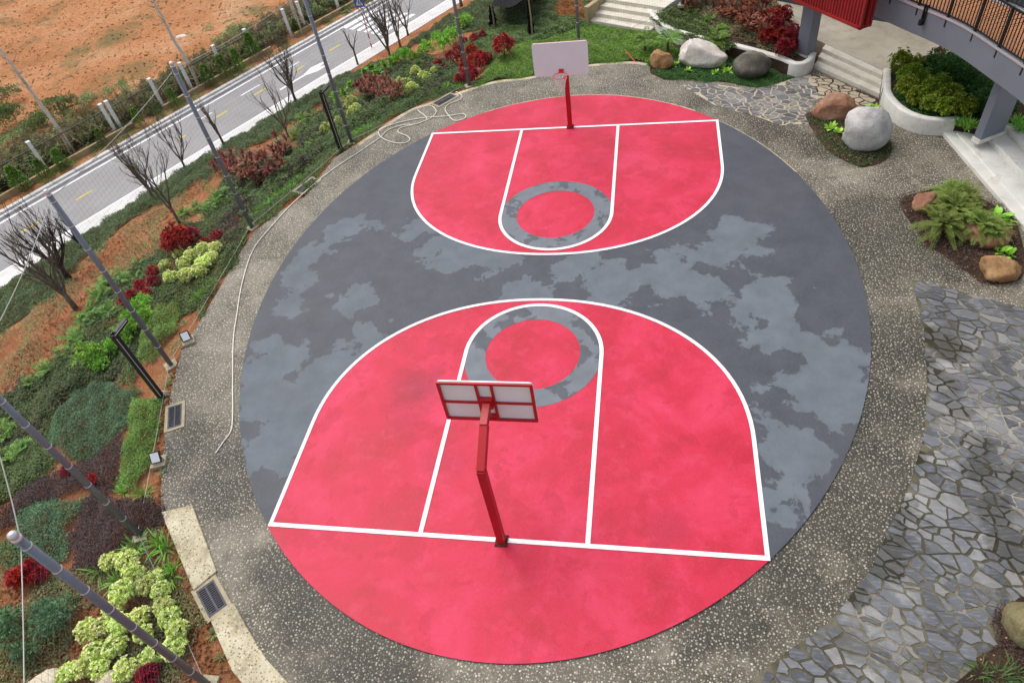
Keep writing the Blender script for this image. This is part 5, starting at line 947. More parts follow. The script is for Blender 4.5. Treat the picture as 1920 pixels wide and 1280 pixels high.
# planter by the steps
ol = [rosette_shrub('planter_shrub', 'leaf_olive', .26, .34, 80, 10, .075, .034, .8) for _ in range(3)]
put('planter_shrub', ol, [(11.42,10.13,0.45),(11.49,9.15,0.45),(11.25,8.43,0.45),(11.45,7.87,0.45),(11.84,8.18,0.45),(11.74,7.42,0.45),(12.1,7.63,0.45),(12.04,7.05,0.45),(12.4,7.25,0.45),(11.85,8.92,0.45),(11.87,10.07,0.45,.9),(12.24,8.5,0.45),(12.5,7.93,0.45),(12.64,7,0.45),(11.7,10.71,0.45,.8)], 'shrub', 'yellow green shrub in the planter by the steps', (12.77,5.67,0.45), 'the broad gray column', 'yellow green planter shrubs', 1.35)
sh = [leafy_shrub('planter_bush', 'leaf_shade', .45, .5, 560, .13, .05) for _ in range(2)]
put('planter_bush', sh, [(12.75,9.57,0.45),(13.09,8.96,0.45),(12.52,9.99,0.45),(13.27,10.29,0.45),(13.16,8.04,0.45),(13.15,7.18,0.45,.8),(13.63,8.34,0.45)], 'bush', 'dark green bush behind the yellow green planter shrubs', (12.77,5.67,0.45), 'the broad gray column', 'dark green planter bushes', 1.1)
put('red_shrub', dred, [(13.73,9.07,0.45,.6),(13.03,11.36,0.45,.5)], 'shrub', 'small red shrub in the walkway shade', (12.77,5.67,0.45), 'the broad gray column', 'red shrubs under the walkway')
put('grass_tuft', gr, [(12.65,6.47,0.45),(14.01,6.54,0.45),(14.02,6.13,0.45),(12.48,6.68,0.45)], 'grass tuft', 'grassy tuft around the column foot', (12.77,5.67,0.45), 'the broad gray column', 'grass around the column', 1.1)
# rosettes by the boulders
ros = [blade_clump('bird_nest_fern', 'leaf_rosette', 14, .34, .12, (.25, 1.1), (.1, .5), .03, 4) for _ in range(2)]
put('bird_nest_fern', ros, [(3.92,12.87,0),(4.36,12.3,0),(5.4,11.93,0),(5.85,12.01,0),(5.69,12.35,0)], 'fern', 'bright rosette fern between three boulders', (3.38,12.8,0), 'the small brown boulder', 'rosette ferns between the boulders', .95)
put('bird_nest_fern', ros, [(8.87,7.36,0,1.3),(9.06,7.1,0),(10.23,8.4,0),(10.48,8.63,0,.8)], 'fern', 'bright rosette fern beside the smooth gray boulder', (9.04,7.87,0), 'the red brown boulder', 'rosette ferns by the gray boulder', 1.0, .06)
put('bird_nest_fern', ros, [(12.37,2.36,0,1.3),(12.53,2.16,0),(11.96,0.88,0,1.2),(12.14,0.75,0),(11.72,3.61,0)], 'fern', 'bright rosette fern in the rocky bed', (11.64,-0.09,0), 'the round brown boulder', 'rosette ferns in the rocky bed', 1.0, .06)
asp = [fern_clump('feathery_fern', 'leaf_asparagus', 85, .9, .12, 34, .009, (.15, 1.35), (.3, .75)) for _ in range(2)]
put('feathery_fern', asp, [(11.14,2.28,0,1.25),(10.75,1.69,0,1.0),(11.57,2.76,0,1.0),(11.61,1.55,0,1.05),(11.29,3.03,0,.95),(11.83,1.31,0,.9),(11.3,2.03,0,1.1)], 'fern', 'feathery drooping fern over the brown rocks', (11.64,-0.09,0), 'the round brown boulder', 'feathery ferns over the rocks', .95, .3)
put('iris_tuft', [blade_clump('dark_grass', 'leaf_dark', 90, .5, .016, (.2, 1.3), (.2, .8), .1, 5)], [(8.46,-10.07,0),(8.69,-10.12,0),(8.96,-10.02,0,1.1),(9.03,-10.16,0)], 'grass tuft', 'dark fine grass clump at the slate paving edge', (9.26,-9.18,0), 'the mossy boulder', 'dark grass by the mossy boulder')
# ------------------------------------------------------------------ young palms
def palm(loc, h, label):
    t = thing('young_palm', label, 'palm', loc, random.uniform(0, 6), 'young palms by the planter wall'); k = MB(); k.tube([(0, 0, -.1), (.01, 0, h*.25), (.0, .015, h*.5)], [.06, .05, .04], 7); part('trunk', k, 'palm_trunk', t, True)
    lv = Leaves()
    for i in range(14):
        a = i*2.4+random.uniform(-.2, .2); t_ = random.uniform(.35, 1.2); feather(lv, (0, .015, h*.48), (sin(t_)*cos(a), sin(t_)*sin(a), cos(t_)), h*random.uniform(.6, .85), .22, 18, random.uniform(.3, .55), .03)
    link('fronds', lv.mesh('fronds', 'leaf_fern'), t)
palm((2.68,14.28,-0.03), 1.0, 'young palm on the lawn nearest the pale far steps'); palm((3.6,14.09,-0.03), 1.05, 'young palm standing behind the small brown boulder'); palm((5.54,13.71,-0.03), 1.05, 'young palm behind the big pale boulder at the wall')
# ------------------------------------------------------------------ boulders
def rock(loc, r, mat, label, seed, ang=.35, rz=0, cuts=6, sink=.3, planes=()):
    bm = bmesh.new(); bmesh.ops.create_icosphere(bm, subdivisions=4, radius=1); rr = random.Random(seed); off = Vector((seed*3.1, seed*1.7, seed*.9))
    pl_ = [(Vector((rr.uniform(-1, 1), rr.uniform(-1, 1), rr.uniform(-.3, 1))).normalized(), rr.uniform(.6, .86) if ang > .3 else rr.uniform(.75, .92)) for _ in range(cuts+3 if not planes else 4)]+[(Vector(q[:3]).normalized(), q[3]) for q in planes]
    for v in bm.verts:
        p = v.co.copy()
        for n_, d in pl_:
            e = p.dot(n_)-d
            if e > 0: p -= n_*e*(.85*ang/.35 if ang < .35 else 1.0)
        p *= 1+.16*ang*2*noise.noise(p*1.3+off)+.09*ang*2*noise.noise(p*3.1+off)+.045*noise.noise(p*7+off)+.02*noise.noise(p*16+off); v.co = Vector((p.x*r[0], p.y*r[1], p.z*r[2]))
    me = bpy.data.meshes.new('boulder'); bm.to_mesh(me); bm.free(); me.polygons.foreach_set('use_smooth', [True]*len(me.polygons)); me.materials.append(MATS[mat])
    o = link('boulder', me, None, (loc[0], loc[1], loc[2]+r[2]*(1-sink)), rz); return tag(o, label, 'boulder')
rock((3.4,12.8,0), (.5, .42, .42), 'rock_brown', 'small brown boulder at the plaza rim under the lawn', 2, .4)
rock((4.87,12.74,0), (1.05, .5, .62), 'rock_white', 'large pale angular boulder before the far planter wall', 5, .4, -.3, 9, .25, [(.5, -.1, .86, .5), (-.85, -.25, .3, .72), (0, -.92, .3, .66), (.3, -.8, .5, .68)])
rock((6.65,11.68,0), (.72, .55, .52), 'rock_dark', 'dark gray rounded boulder beside the rounded planter end', 7, .25, -.2, 5)
rock((9.11,8.22,0), (.78, .5, .5), 'rock_red', 'red brown angular boulder behind the smooth gray one', 3, .4, -.2, 8, .3, [(.1, -.25, .95, .6), (0, -.95, .25, .62), (.85, -.35, .2, .72), (-.8, -.3, .35, .78)])
rock((9.69,6.39,0), (.74, .62, .8), 'rock_gray', 'large smooth light gray boulder in the soil bed', 12, .3, -.5, 4, .25, [(.8, -.4, .35, .84), (-.5, -.6, .6, .93)])
rock((10.64,2.8,0), (.36, .34, .4), 'rock_red', 'small reddish boulder at the edge of the feathery fern', 17, .35)
rock((11.7,1.54,0), (.7, .6, .3), 'rock_red', 'broad brown rock mostly hidden under the feathery fern', 19, .4, -.5)
rock((11.68,-0.01,0), (.5, .4, .38), 'rock_brown', 'round brown boulder at the lower tip of the rocky bed', 23, .35, -.1)
rock((9.37,-9.28,0), (.42, .42, .34), 'rock_moss', 'mossy yellow boulder at the slate paving edge', 29, .25)
rock((-8.77,-11.94,-0.43), (.42, .35, .22), 'rock_tan', 'pale flat stone at the lower edge, farther from the paving', 31, .3); rock((-7.33,-11.81,-0.28), (.32, .3, .2), 'rock_tan', 'pale flat stone at the lower edge under the lime shrubs', 37, .3)
# ------------------------------------------------------------------ net poles, cables and net
POLE_H = 5.7
POLES = [('gray net pole rising from the lower edge, white cap in full view', (-5.2,-11.62,-0.05)), ('gray net pole with foot by the purple mat bed', (-8.35,-8.71,-0.1)), ('gray net pole beside the upper floodlight', (-10.24,-3.62,-0.06)), ('gray net pole at the middle of the bank by the ti plants', (-10.47,2.7,-0.07)), ('gray net pole beside the upper bollard light', (-8.52,8.08,-0.08)), ('gray net pole among the far crimson shrubs', (-4.54,12.16,-0.04)), ('gray net pole behind the far white backboard', (-0.06,14.22,0)), ('gray net pole by the top of the far steps', (4.23,17.18,0.64))]
def pole_mesh():
    k = MB(); k.tube([(0, 0, -.3), (0, 0, POLE_H)], [.068, .065], 14); sh_ = k.mesh('shaft', 'pole_gray', True)
    k = MB(); k.tube([(0, 0, POLE_H), (0, 0, POLE_H+.05)], .072, 12); k.sphere((0, 0, POLE_H+.1), .072, 10, 7); cap = k.mesh('cap', 'metal_light', True)
    k = MB(); k.tube([(0, 0, -.012), (0, 0, .012)], .0735, 12); ring = k.mesh('clamp_ring', 'metal_light', True)
    k = MB(); k.box((0, 0, .0), (.34, .34, .1)); pad = k.mesh('foot', 'pad_concrete'); return sh_, cap, ring, pad
PM = pole_mesh(); pts_ = []
for i, (lab, p) in enumerate(POLES):
    t = thing('net_pole', lab, 'pole', p, 0, 'net poles round the court'); link('shaft', PM[0], t); link('cap', PM[1], t); link('foot', PM[3], t, (0, 0, 0), .4*i)
    for z in np.arange(.75, 5.6, .68): link('clamp_ring', PM[2], t, (0, 0, float(z)+.02*(i % 3)))
    pts_.append(Vector(p))
pts_ = [Vector((-1.2, -17.2, 0))]+pts_
names = ['the lower edge', 'the lower corner', 'the purple bed', 'the floodlights', 'the middle bank', 'the upper bank', 'the lawn edge', 'the far steps']
for i in range(len(pts_)-1):
    a, b = pts_[i], pts_[i+1]
    for z, nm in ((POLE_H-.06, 'top'), (.14, 'bottom')):
        sag = .12 if nm == 'top' else .03
        P = [a.lerp(b, t)+Vector((0, 0, z-sag*4*t*(1-t))) for t in np.linspace(0, 1, 11)]; k = MB(); k.tube(P, .009 if nm == 'top' else .008, 5)
        o = link('cable', k.mesh('cable', 'wire_gray')); tag(o, f'thin gray steel cable at the {nm} of the net along {names[i]}', 'cable', 'net cables')
    # the net itself
    L_ = (b-a).length; nv = int(L_/.13); k = MB(); nh = int((POLE_H-.3)/.13)
    lv = Leaves()
    def strand(p, q):
        d = (q-p).normalized(); s_ = d.orthogonal().normalized()*.0013; t_ = d.cross(s_).normalized()*.0013
        k.add([p+s_, p-s_*.5+t_, p-s_*.5-t_, q+s_, q-s_*.5+t_, q-s_*.5-t_], [(0, 1, 4, 3), (1, 2, 5, 4), (2, 0, 3, 5)])
    for j in range(1, nv): c = a.lerp(b, j/nv); strand(c+Vector((0, 0, .14)), c+Vector((0, 0, POLE_H-.06-.12*4*(j/nv)*(1-j/nv))))
    for j in range(1, nh): z = Vector((0, 0, .14+j*.13)); strand(a+z, b+z)
    o = link('safety_net', k.mesh('safety_net', 'net_dark')); tag(o, f'fine see-through safety net strung between poles along {names[i]}', 'net', 'safety net panels')
# ------------------------------------------------------------------ bollard lights
def bollard(base, elbow_dir, h, arm, label):
    t = thing('bollard_light', label, 'light', base, 0, 'black bollard lights'); d = Vector((*elbow_dir[:2], 0)).normalized(); s_ = Vector((-d.y, d.x, 0)); up_ = Vector((0, 0, 1))
    k = MB(); k.beam((0, 0, 0), (0, 0, h), .15, .12, tuple(s_)); k.beam(Vector((0, 0, h-.055))-d*.06, Vector((0, 0, h-.055))+d*arm, .11, .11); o = part('body', k, 'black_metal', t); bevel_mod(o, .006)
    k = MB(); f = s_*-.063; k.beam(f+d*-.05+up_*.1, f+d*-.05+up_*(h-.12), .016, .008, tuple(s_)); k.beam(f-d*.045+up_*(h-.03), f+d*(arm-.05)+up_*(h-.03), .016, .012); part('light_strip', k, 'lamp_strip', t)
    k = MB(); k.box((0, 0, .01), (.36, .28, .04), atan2(d.y, d.x)); part('base_plate', k, 'black_metal', t); k = MB(); k.box((0, 0, -.04), (.44, .4, .1), atan2(d.y, d.x)); part('footing', k, 'pad_concrete', t)
b1 = (-9.92,-4.77,-0.04); e1 = (-9.89,-4.76,2.4); e2 = (-9.87,-4.09,2.4)
bollard(b1, (e2[0]-e1[0], e2[1]-e1[1]), 2.45, .55, 'black angled bollard light beside the near drain and green mats'); b2 = (-8.79,7.54,-0.09); e1 = (-8.62,7.26,2.4); e2 = (-8.53,7.85,2.4)
bollard(b2, (e2[0]-e1[0], e2[1]-e1[1]), 2.45, .55, 'black angled bollard light among the upper ferns')
# ------------------------------------------------------------------ floodlights
def flood(base, rz, label):
    t = thing('floodlight', label, 'light', base, rz, 'ground floodlights', .85); k = MB(); k.box((0, 0, .03), (.42, .4, .14)); bevel_mod(part('concrete_pad', k, 'pad_concrete', t), .015)
    c, s_ = cos(.85), sin(.85)
    def tl(x, y, z): return (x, y*c-z*s_-.02, y*s_+z*c+.3)
    def slab(x, y, z0, z1): k = MB(); k.add([tl(sx*x, sy*y, z) for z in (z0, z1) for sx, sy in ((-1, -1), (1, -1), (1, 1), (-1, 1))], [(3, 2, 1, 0), (4, 5, 6, 7), (0, 1, 5, 4), (1, 2, 6, 5), (2, 3, 7, 6), (3, 0, 4, 7)]); return k
    part('housing', slab(.15, .17, -.05, 0), 'black_metal', t); part('glass', slab(.118, .138, .001, .006), 'flood_glass', t)
    k = MB(); k.beam((-.165, -.02, .1), (-.165, -.02, .3), .01, .03, (0, 1, 0)); k.beam((.165, -.02, .1), (.165, -.02, .3), .01, .03, (0, 1, 0)); k.beam((-.165, -.02, .105), (.165, -.02, .105), .03, .01); part('bracket', k, 'black_metal', t)
flood((-10.09,-2.76,0), radians(35), 'small square floodlight on a pad near the pole and dark hedge'); flood((-8.83,-6.83,-0.01), radians(20), 'small square floodlight on a pad beside the low green hedge')
# ------------------------------------------------------------------ drain grates
def grate(c, size, rz, label, z=.012):
    t = thing('drain_grate', label, 'drain', (c[0], c[1], z), rz, 'iron drain grates'); L_, W_ = size; k = MB(); fw = .035
    k.box((0, W_/2-fw/2, 0), (L_, fw, .03)); k.box((0, -W_/2+fw/2, 0), (L_, fw, .03)); k.box((-L_/2+fw/2, 0, -.001), (fw, W_-.002, .03)); k.box((L_/2-fw/2, 0, -.001), (fw, W_-.002, .03)); k.box((0, 0, .001), (L_-.05, .04, .03))
    n_ = int(L_/.05)
    for i in range(1, n_): k.box((-L_/2+L_*i/n_, 0, -.002), (.022, W_-.04, .026))
    o = part('grate', k, 'grate_iron', t); k = MB(); k.box((0, 0, -.015), (L_-.02, W_-.02, .012)); part('pit', k, 'pit_black', t)
    k = MB()
    for y in (-1, 1): k.box((0, y*(W_/2+.04), -.004), (L_+.16, .08, .03))
    for x in (-1, 1): k.box((x*(L_/2+.04), 0, -.005), (.08, W_, .03))
    part('surround', k, 'pad_concrete', t)
grate((-9.15,-5.42,0), (.78, .36), radians(-64), 'iron drain grate beside the near bollard light foot'); grate((-5.88,-10.01,0), (.75, .4), radians(-42), 'iron drain grate between the two pale kerb pieces'); grate((-9.27,5.06,0), (.85, .38), radians(64), 'iron drain grate under the leaves past the middle pole'); grate((-5.35,10.98,0), (.95, .4), radians(53), 'iron drain grate beside the far hose loops')
# ------------------------------------------------------------------ hoses
def hose(pts, label):
    P = spline([(p[0], p[1], .022+.006*(i % 2)) for i, p in enumerate(pts)], 8); k = MB(); k.tube(P, .017, 6); o = link('garden_hose', k.mesh('garden_hose', 'hose_white', True)); tag(o, label, 'hose', 'pale garden hoses')
hose([(-7.46,-6.49,0),(-7.4,-6.13,0),(-7.36,-5.77,0),(-7.59,-5.17,0),(-8,-4.28,0),(-8.69,-2.71,0),(-9.07,-1.62,0),(-9.52,-0.19,0),(-9.84,1.39,0),(-9.69,2.67,0),(-9.32,4.3,0),(-8.66,5.95,0),(-7.83,7.36,0),(-7.36,8.2,0),(-7.18,8.75,0),(-6.67,9.07,0),(-6.15,9.1,0),(-5.77,9.35,0),(-5.53,9.66,0),(-5.5,10.04,0),(-5.7,10.41,0),(-5.88,10.51,0)], 'long pale hose running along the paving on the bank side')
hose([(-5,11.62,0),(-4.68,11.27,0),(-4.68,10.91,0),(-5.07,10.6,0),(-5.16,10.18,0),(-4.92,9.69,0),(-4.59,9.24,0),(-4.25,9.29,0),(-4.17,9.53,0),(-4.36,9.72,0),(-5.01,9.61,0),(-5.91,9.57,0),(-6.9,9.29,0),(-7.44,8.89,0),(-7.53,8.58,0),(-7.22,8.12,0),(-6.63,7.76,0),(-6.21,7.73,0),(-6.08,7.95,0),(-6.28,8.23,0),(-6.71,8.55,0),(-6.68,8.86,0),(-6.23,9.07,0)], 'looping pale hose reaching the red court edge')
hose([(-6.35,10.3,0),(-6.2,10.07,0),(-5.87,9.7,0),(-5.74,9.43,0)], 'short pale hose end curling out of the grass')
# ------------------------------------------------------------------ trees
def bare_tree(base, h, spread, nstem, label, seed, group='bare trees along the bank', mat='bark_gray', fork=.24, trunk=.06, lean=(0, 0), depth=3):
    r = random.Random(seed); t = thing('bare_tree', label, 'tree', base, 0, group); tk = MB(); br = MB()
    def branch(mb, p, d, L, rad, dep, n_side):
        P = [p.copy()]; R_ = [rad]; n_ = 6; q = p.copy(); dd = d.copy(); kids = []
        for i in range(n_):
            dd = (dd+Vector((r.uniform(-.23, .23), r.uniform(-.23, .23), .09+r.uniform(-.06, .09)))).normalized(); q = q+dd*L/n_; P.append(q.copy()); R_.append(max(.006, rad*(1-(i+1)/n_*.7)))
            if dep > 0 and i >= 1:
                for _ in range(n_side):
                    if r.random() < .62: kids.append((q.copy(), dd.copy(), R_[-1]))
        mb.tube(P, R_, 5 if rad > .012 else 3, True)
        for q, dd, rr in kids:
            ax = Vector((r.uniform(-1, 1), r.uniform(-1, 1), r.uniform(-.3, .6))).normalized(); nd = (dd+ax*r.uniform(.4, .85)+Vector((0, 0, .25))).normalized(); branch(mb, q, nd, L*r.uniform(.28, .5), max(.006, rr*.6), dep-1, 2)
    f = h*fork; tk.tube([(0, 0, -.15), (lean[0]*f*.5, lean[1]*f*.5, f*.5), (lean[0]*f, lean[1]*f, f)], [trunk*1.35, trunk*1.05, trunk], 8); part('trunk', tk, mat, t, True)
    for i in range(nstem):
        a = 2*pi*(i+r.uniform(-.3, .3))/nstem; tl = spread*r.uniform(.6, 1.2); d = Vector((cos(a)*tl+lean[0], sin(a)*tl+lean[1], 1)).normalized(); hz_ = f*r.uniform(.55, 1.0) if nstem > 3 else f*.92; branch(br, Vector((lean[0]*hz_, lean[1]*hz_, hz_)), d, (h-f)*r.uniform(.8, 1.02), trunk*r.uniform(.62, .9), depth-1, 2)
    part('crown', br, mat, t); return t
bare_tree((-19,8.54,-2.67), 2.51, .28, 7, 'bare tree of clustered upright stems with a bushy twig crown', 1, trunk=.06)
bare_tree((-19.07,11.49,-3), 2.56, .4, 5, 'bare spreading tree at the sidewalk edge beside the clustered one', 2, trunk=.045)
bare_tree((-17.89,13.42,-3), 2.49, .42, 4, 'bare forked tree with stout limbs behind the middle pole', 3, trunk=.06, fork=.22, depth=2)
bare_tree((-15.54,17.49,-3), 2.99, .42, 8, 'broad vase shaped bare tree before the road arrow', 4, trunk=.07)
bare_tree((-12.92,11.15,-1.54), 3.13, .5, 6, 'thin wide bare tree rising behind the upper ferns', 5, trunk=.04, depth=2)
bare_tree((-13.38,21.73,-3), 2.19, .6, 3, 'small forked bare tree beside the zebra crossing', 6, trunk=.055, fork=.4, depth=2)
bare_tree((-10.6,19.75,-2.23), 3.8, .3, 8, 'tall many stemmed bare tree in front of the crossing sign', 7, trunk=.07)
bare_tree((-11.18,23.22,-2.8), 2.65, .25, 5, 'tall bare tree standing next to the many stemmed one', 8, trunk=.06)
bare_tree((-11.23,25.1,-2.93), 2.46, .4, 4, 'bare tree of few limbs at the far sidewalk bend', 9, trunk=.06, fork=.2, depth=2)
bare_tree((-19.08,2.52,-2.09), 2.69, .4, 7, 'large bare tree with stout limbs low on the bank', 10, trunk=.09, mat='bark_dark')
bare_tree((-16.66,0.06,-1.43), 3.5, .45, 6, 'large leaning bare tree in front of the stout one', 11, trunk=.08, lean=(-.15, .1))
bare_tree((-20.68,5.21,-2.65), 1.58, .5, 4, 'small dark bare tree at the sidewalk behind the stout one', 12, trunk=.05, mat='bark_dark')
bare_tree((-15.11,4.89,-1.38), 3.28, .25, 4, 'slim tall bare tree rising from the fern bed', 13, trunk=.05)
bare_tree((-8.59,28.45,-2.77), 2.16, .3, 4, 'bare trunk at the far top end of the sidewalk', 14, trunk=.09, depth=2)
# tall staked trunks beyond the road
def staked_tree(base, tops, label, seed):
    r = random.Random(seed); t = thing('staked_tree', label, 'tree', base, 0, 'staked trees beyond the road'); P = [(0, 0, -.2)]+tops; n_ = len(P); k = MB(); k.tube(spline(P, 4), [.11-.07*i/(4*(n_-1)) for i in range(4*(n_-1)+1)], 7); part('trunk', k, 'bark_pale', t, True)
    k = MB(); top = Vector(P[-1])
    for i in range(26):
        f = r.uniform(.45, 1); q = Vector(spline(P, 8)[int(f*8*(n_-1))]); a = r.uniform(0, 6.28); L_ = r.uniform(.3, .9)*(1.3-f*.5); d = Vector((cos(a), sin(a), r.uniform(.1, .9))).normalized(); e = q+d*L_; k.tube([q, q.lerp(e, .5)+Vector((0, 0, .04)), e], [.012, .008, .004], 4)
        for j in range(3): g_ = q.lerp(e, r.uniform(.3, .95)); k.tube([g_, g_+Vector((r.uniform(-.2, .2), r.uniform(-.2, .2), r.uniform(0, .25)))], [.005, .003], 3)
    part('crown', k, 'bark_gray', t)
    for i in range(4):
        a = i*pi/2+.5; k = MB(); k.tube([(.75*cos(a), .75*sin(a), -.05), (.06*cos(a), .06*sin(a), 1.35)], .03, 6); part('stake', k, 'stake', t)
    k = MB()
    for i in range(4):
        a, b = i*pi/2+.5, (i+1)*pi/2+.5; k.tube([(.42*cos(a), .42*sin(a), .6), (.42*cos(b), .42*sin(b), .62)], .02, 5)
    part('stake_brace', k, 'stake', t)
staked_tree(road(-.6, -29.9, 0), [(-.12, .1, 1.4), (-.5, .35, 2.9), (-.55, .3, 4.3), (-.95, .55, 5.6), (-1.0, .7, 8)], 'pale slender staked trunk in front of the red field, nearer one', 1)
staked_tree(road(7.2, -29.5, 0), [(-.05, .1, 1.3), (-.35, .2, 2.6), (-.4, .2, 3.9), (-.7, .45, 5.2), (-.7, .4, 7)], 'pale slender staked trunk by the fence at the white sack', 2)
staked_tree(road(15.0, -29.3, 0), [(-.05, .05, 1.6), (-.1, .1, 3), (-.2, .1, 5), (-.25, .1, 7)], 'staked trunk wrapped in dark green cloth at the far fence end', 3)
k = MB(); k.tube([(-.07, .07, 2.2), (-.1, .1, 3), (-.15, .1, 4.2)], .16, 8); o = link('trunk_wrap', k.mesh('trunk_wrap', 'green_wrap', True), None, road(15.0, -29.3, 0)); tag(o, 'dark green cloth wrapped round the far staked trunk', 'cloth')
# ------------------------------------------------------------------ verge: low wall, fence, clipped conifers, scrub
lwall = thing('low_wall', 'low tan block wall along the verge beyond the road', 'wall')
km = MB(); km.box((0, 0, .12), (1.94, .16, .34)); km = km.mesh('block', 'kerb_tan')
for i in range(26):
    if i in (9, 14, 21): continue
    link('block', km, lwall, road(-14+i*1.95, -29.0, -.04), ROAD_ANG)
fence = thing('fence', 'dark bar fence with white posts at the edge of the red field', 'fence')
kpost = MB(); kpost.box((0, 0, .75), (.15, .15, 1.7)); kpost.box((0, 0, 1.62), (.19, .19, .05)); kpost = kpost.mesh('post', 'post_white')
FP = [-8.0, -4.93, -2.3, 1.7, 2.05, 4.7, 6.7, 9.0, 11.3, 14.3, 15.5, 18.5, 21.5]
for s_ in FP: link('post', kpost, fence, road(s_, -29.45, 0), ROAD_ANG)
for s0, s1 in zip(FP[:-1], FP[1:]):
    if s1-s0 < .5: continue
    k = MB(); k.beam(road(s0+.1, -29.45, 1.25), road(s1-.1, -29.45, 1.25), .04, .04); part('top_rail', k, 'black_metal', fence)
    k = MB(); k.beam(road(s0+.1, -29.45, .3), road(s1-.1, -29.45, .3), .04, .04); part('bottom_rail', k, 'black_metal', fence)
    k = MB(); n_ = int((s1-s0)/.3)
    for i in range(1, n_): s_ = s0+(s1-s0)*i/n_; k.beam(road(s_, -29.45, .2), road(s_, -29.45, 1.3), .014, .014)
    o = part('pickets', k, 'black_metal', fence); o['kind'] = 'stuff'
con = []
for _ in range(3):
    lv = Leaves(); n = 700; t_ = rng.uniform(0, 1, n)**.8; a = rng.uniform(0, 2*pi, n); rr = .27*(1-t_*.85)*np.sqrt(rng.uniform(.35, 1.1, n))*(1+.18*np.sin(3*a+5*t_)); P = np.stack([rr*np.cos(a), rr*np.sin(a), .06+.75*t_], 1)
    D = np.stack([np.cos(a), np.sin(a), rng.uniform(.2, 1.6, n)], 1); lv.leaves(P, D, .09, .04); lv.blades(np.array([[0, 0, -.05]]), np.array([[0, 0, 1.]]), .7, .04, 0, 2, lambda t: 1); con.append(lv.mesh('clipped_conifer', 'leaf_conifer'))
put('clipped_conifer', con, [(-27.2,10.07,-3,1.4),(-26.48,11,-3,1.1),(-26.09,11.94,-3,1.1),(-25.18,14.14,-3,.8),(-24.03,15.94,-3,1.2),(-23.46,16.98,-3,.7),(-22.83,17.84,-3,1.1),(-21.89,20.21,-3,1.3),(-21.23,21.06,-3,1.3),(-20.69,21.85,-3,1.2),(-20.47,23.5,-3,1.6),(-18.99,26.79,-3,1.1)], 'conifer', 'clipped bright green conifer on the verge', (-25.84,13.2,-3), 'the nearer staked trunk', 'clipped conifers along the verge', 1.15)
def rpoly(*q): return [road(s_, o)[:2] for s_, o in q]
cover('scrub', 'brown and olive dry scrub along the fence before the field', rpoly((-22, -29.3), (26, -29.3), (26, -34), (18, -33), (12, -32.6), (7, -32.4), (2, -32.8), (-3, -33.6), (-9, -35.5), (-22, -39)), 1000, .22, .035, .8, 'leaf_brush', 'scrub', (.1, 1.4), -DROP, -1.2, 1.0, 41)
cover('scrub', 'dark green bushes and weeds behind the fence', rpoly((-22, -29.4), (24, -29.4), (24, -31.2), (8, -31), (-2, -31.6), (-10, -33.5), (-22, -36)), 700, .16, .07, .65, 'leaf_dark', 'scrub', (-.1, .9), -DROP, -.1, .8, 42)
cover('verge_grass', 'dry grass and weeds on the verge beside the far kerb', rpoly((-22, -28.1), (40, -28.1), (40, -28.9), (-22, -28.9)), 420, .1, .03, .08, 'leaf_weed', 'grass', (.1, 1.2), -DROP-.03, .1, .1, 43)
cover('verge_grass', 'green gravelly grass slope beside the far road end', rpoly((17, -28.1), (60, -28.1), (60, -33), (24, -33), (19, -30)), 260, .2, .06, .18, 'leaf_weed', 'grass', (-.1, .9), -DROP-.03, -.4, .5, 44)
cover('field_weeds', 'thin green weeds patching the red field', rpoly((-20, -33), (10, -31), (16, -33), (14, -37), (2, -36), (-6, -40), (-20, -46)), 420, .16, .05, .1, 'leaf_weed', 'weeds', (-.1, .9), -DROP+.05, .5, 1.0, 45)
cover('scrub', 'olive green weedy growth mixed through the fence scrub', rpoly((-22, -29.3), (26, -29.3), (26, -32.4), (12, -31.4), (2, -31.6), (-9, -34), (-22, -37)), 500, .18, .06, .8, 'leaf_weed', 'scrub', (-.1, 1.0), -DROP, -.3, .8, 46)
big = [leafy_shrub('scrub_bush', 'leaf_mid', .8, .7, 900, .16, .06) for _ in range(2)]
put('scrub_bush', big, [(*p[:3], p[3]) for p in [(-35.23,19.51,-3,1.0),(-33.11,17.41,-3,1.0),(-29.96,16.23,-3,1.1),(-30.47,17.76,-3,.9),(-30.25,15.4,-3,.8),(-30.17,18.66,-3,.7),(-33.1,16.51,-3,1.0),(-26.31,15.08,-3,.5),(-19.67,28.78,-3,.5)]], 'bush', 'rounded green bush behind the fence', (-25.84,13.2,-3), 'the nearer staked trunk', 'green bushes behind the fence')
# scraps in the field
rock((*(-27.37,27.29,-3)[:2], -3), (.42, .25, .18), 'rock_white', 'white sack lying on the red field beside the staked trunk', 51, .2)
for i, p in enumerate([(-23.03,24.81,-3),(-22.7,25.14,-3),(-23.14,23.87,-3),(-22.29,25.61,-3)]): rock((p[0], p[1], -3), (.2, .16, .14), 'rock_white', ['small pale stone heap behind the fence, first from the road arrow', 'small pale stone behind the fence beside the stone heap', 'small pale stone behind the fence nearest the clipped conifers', 'small pale stone behind the fence farthest along the road'][i], 60+i, .3)
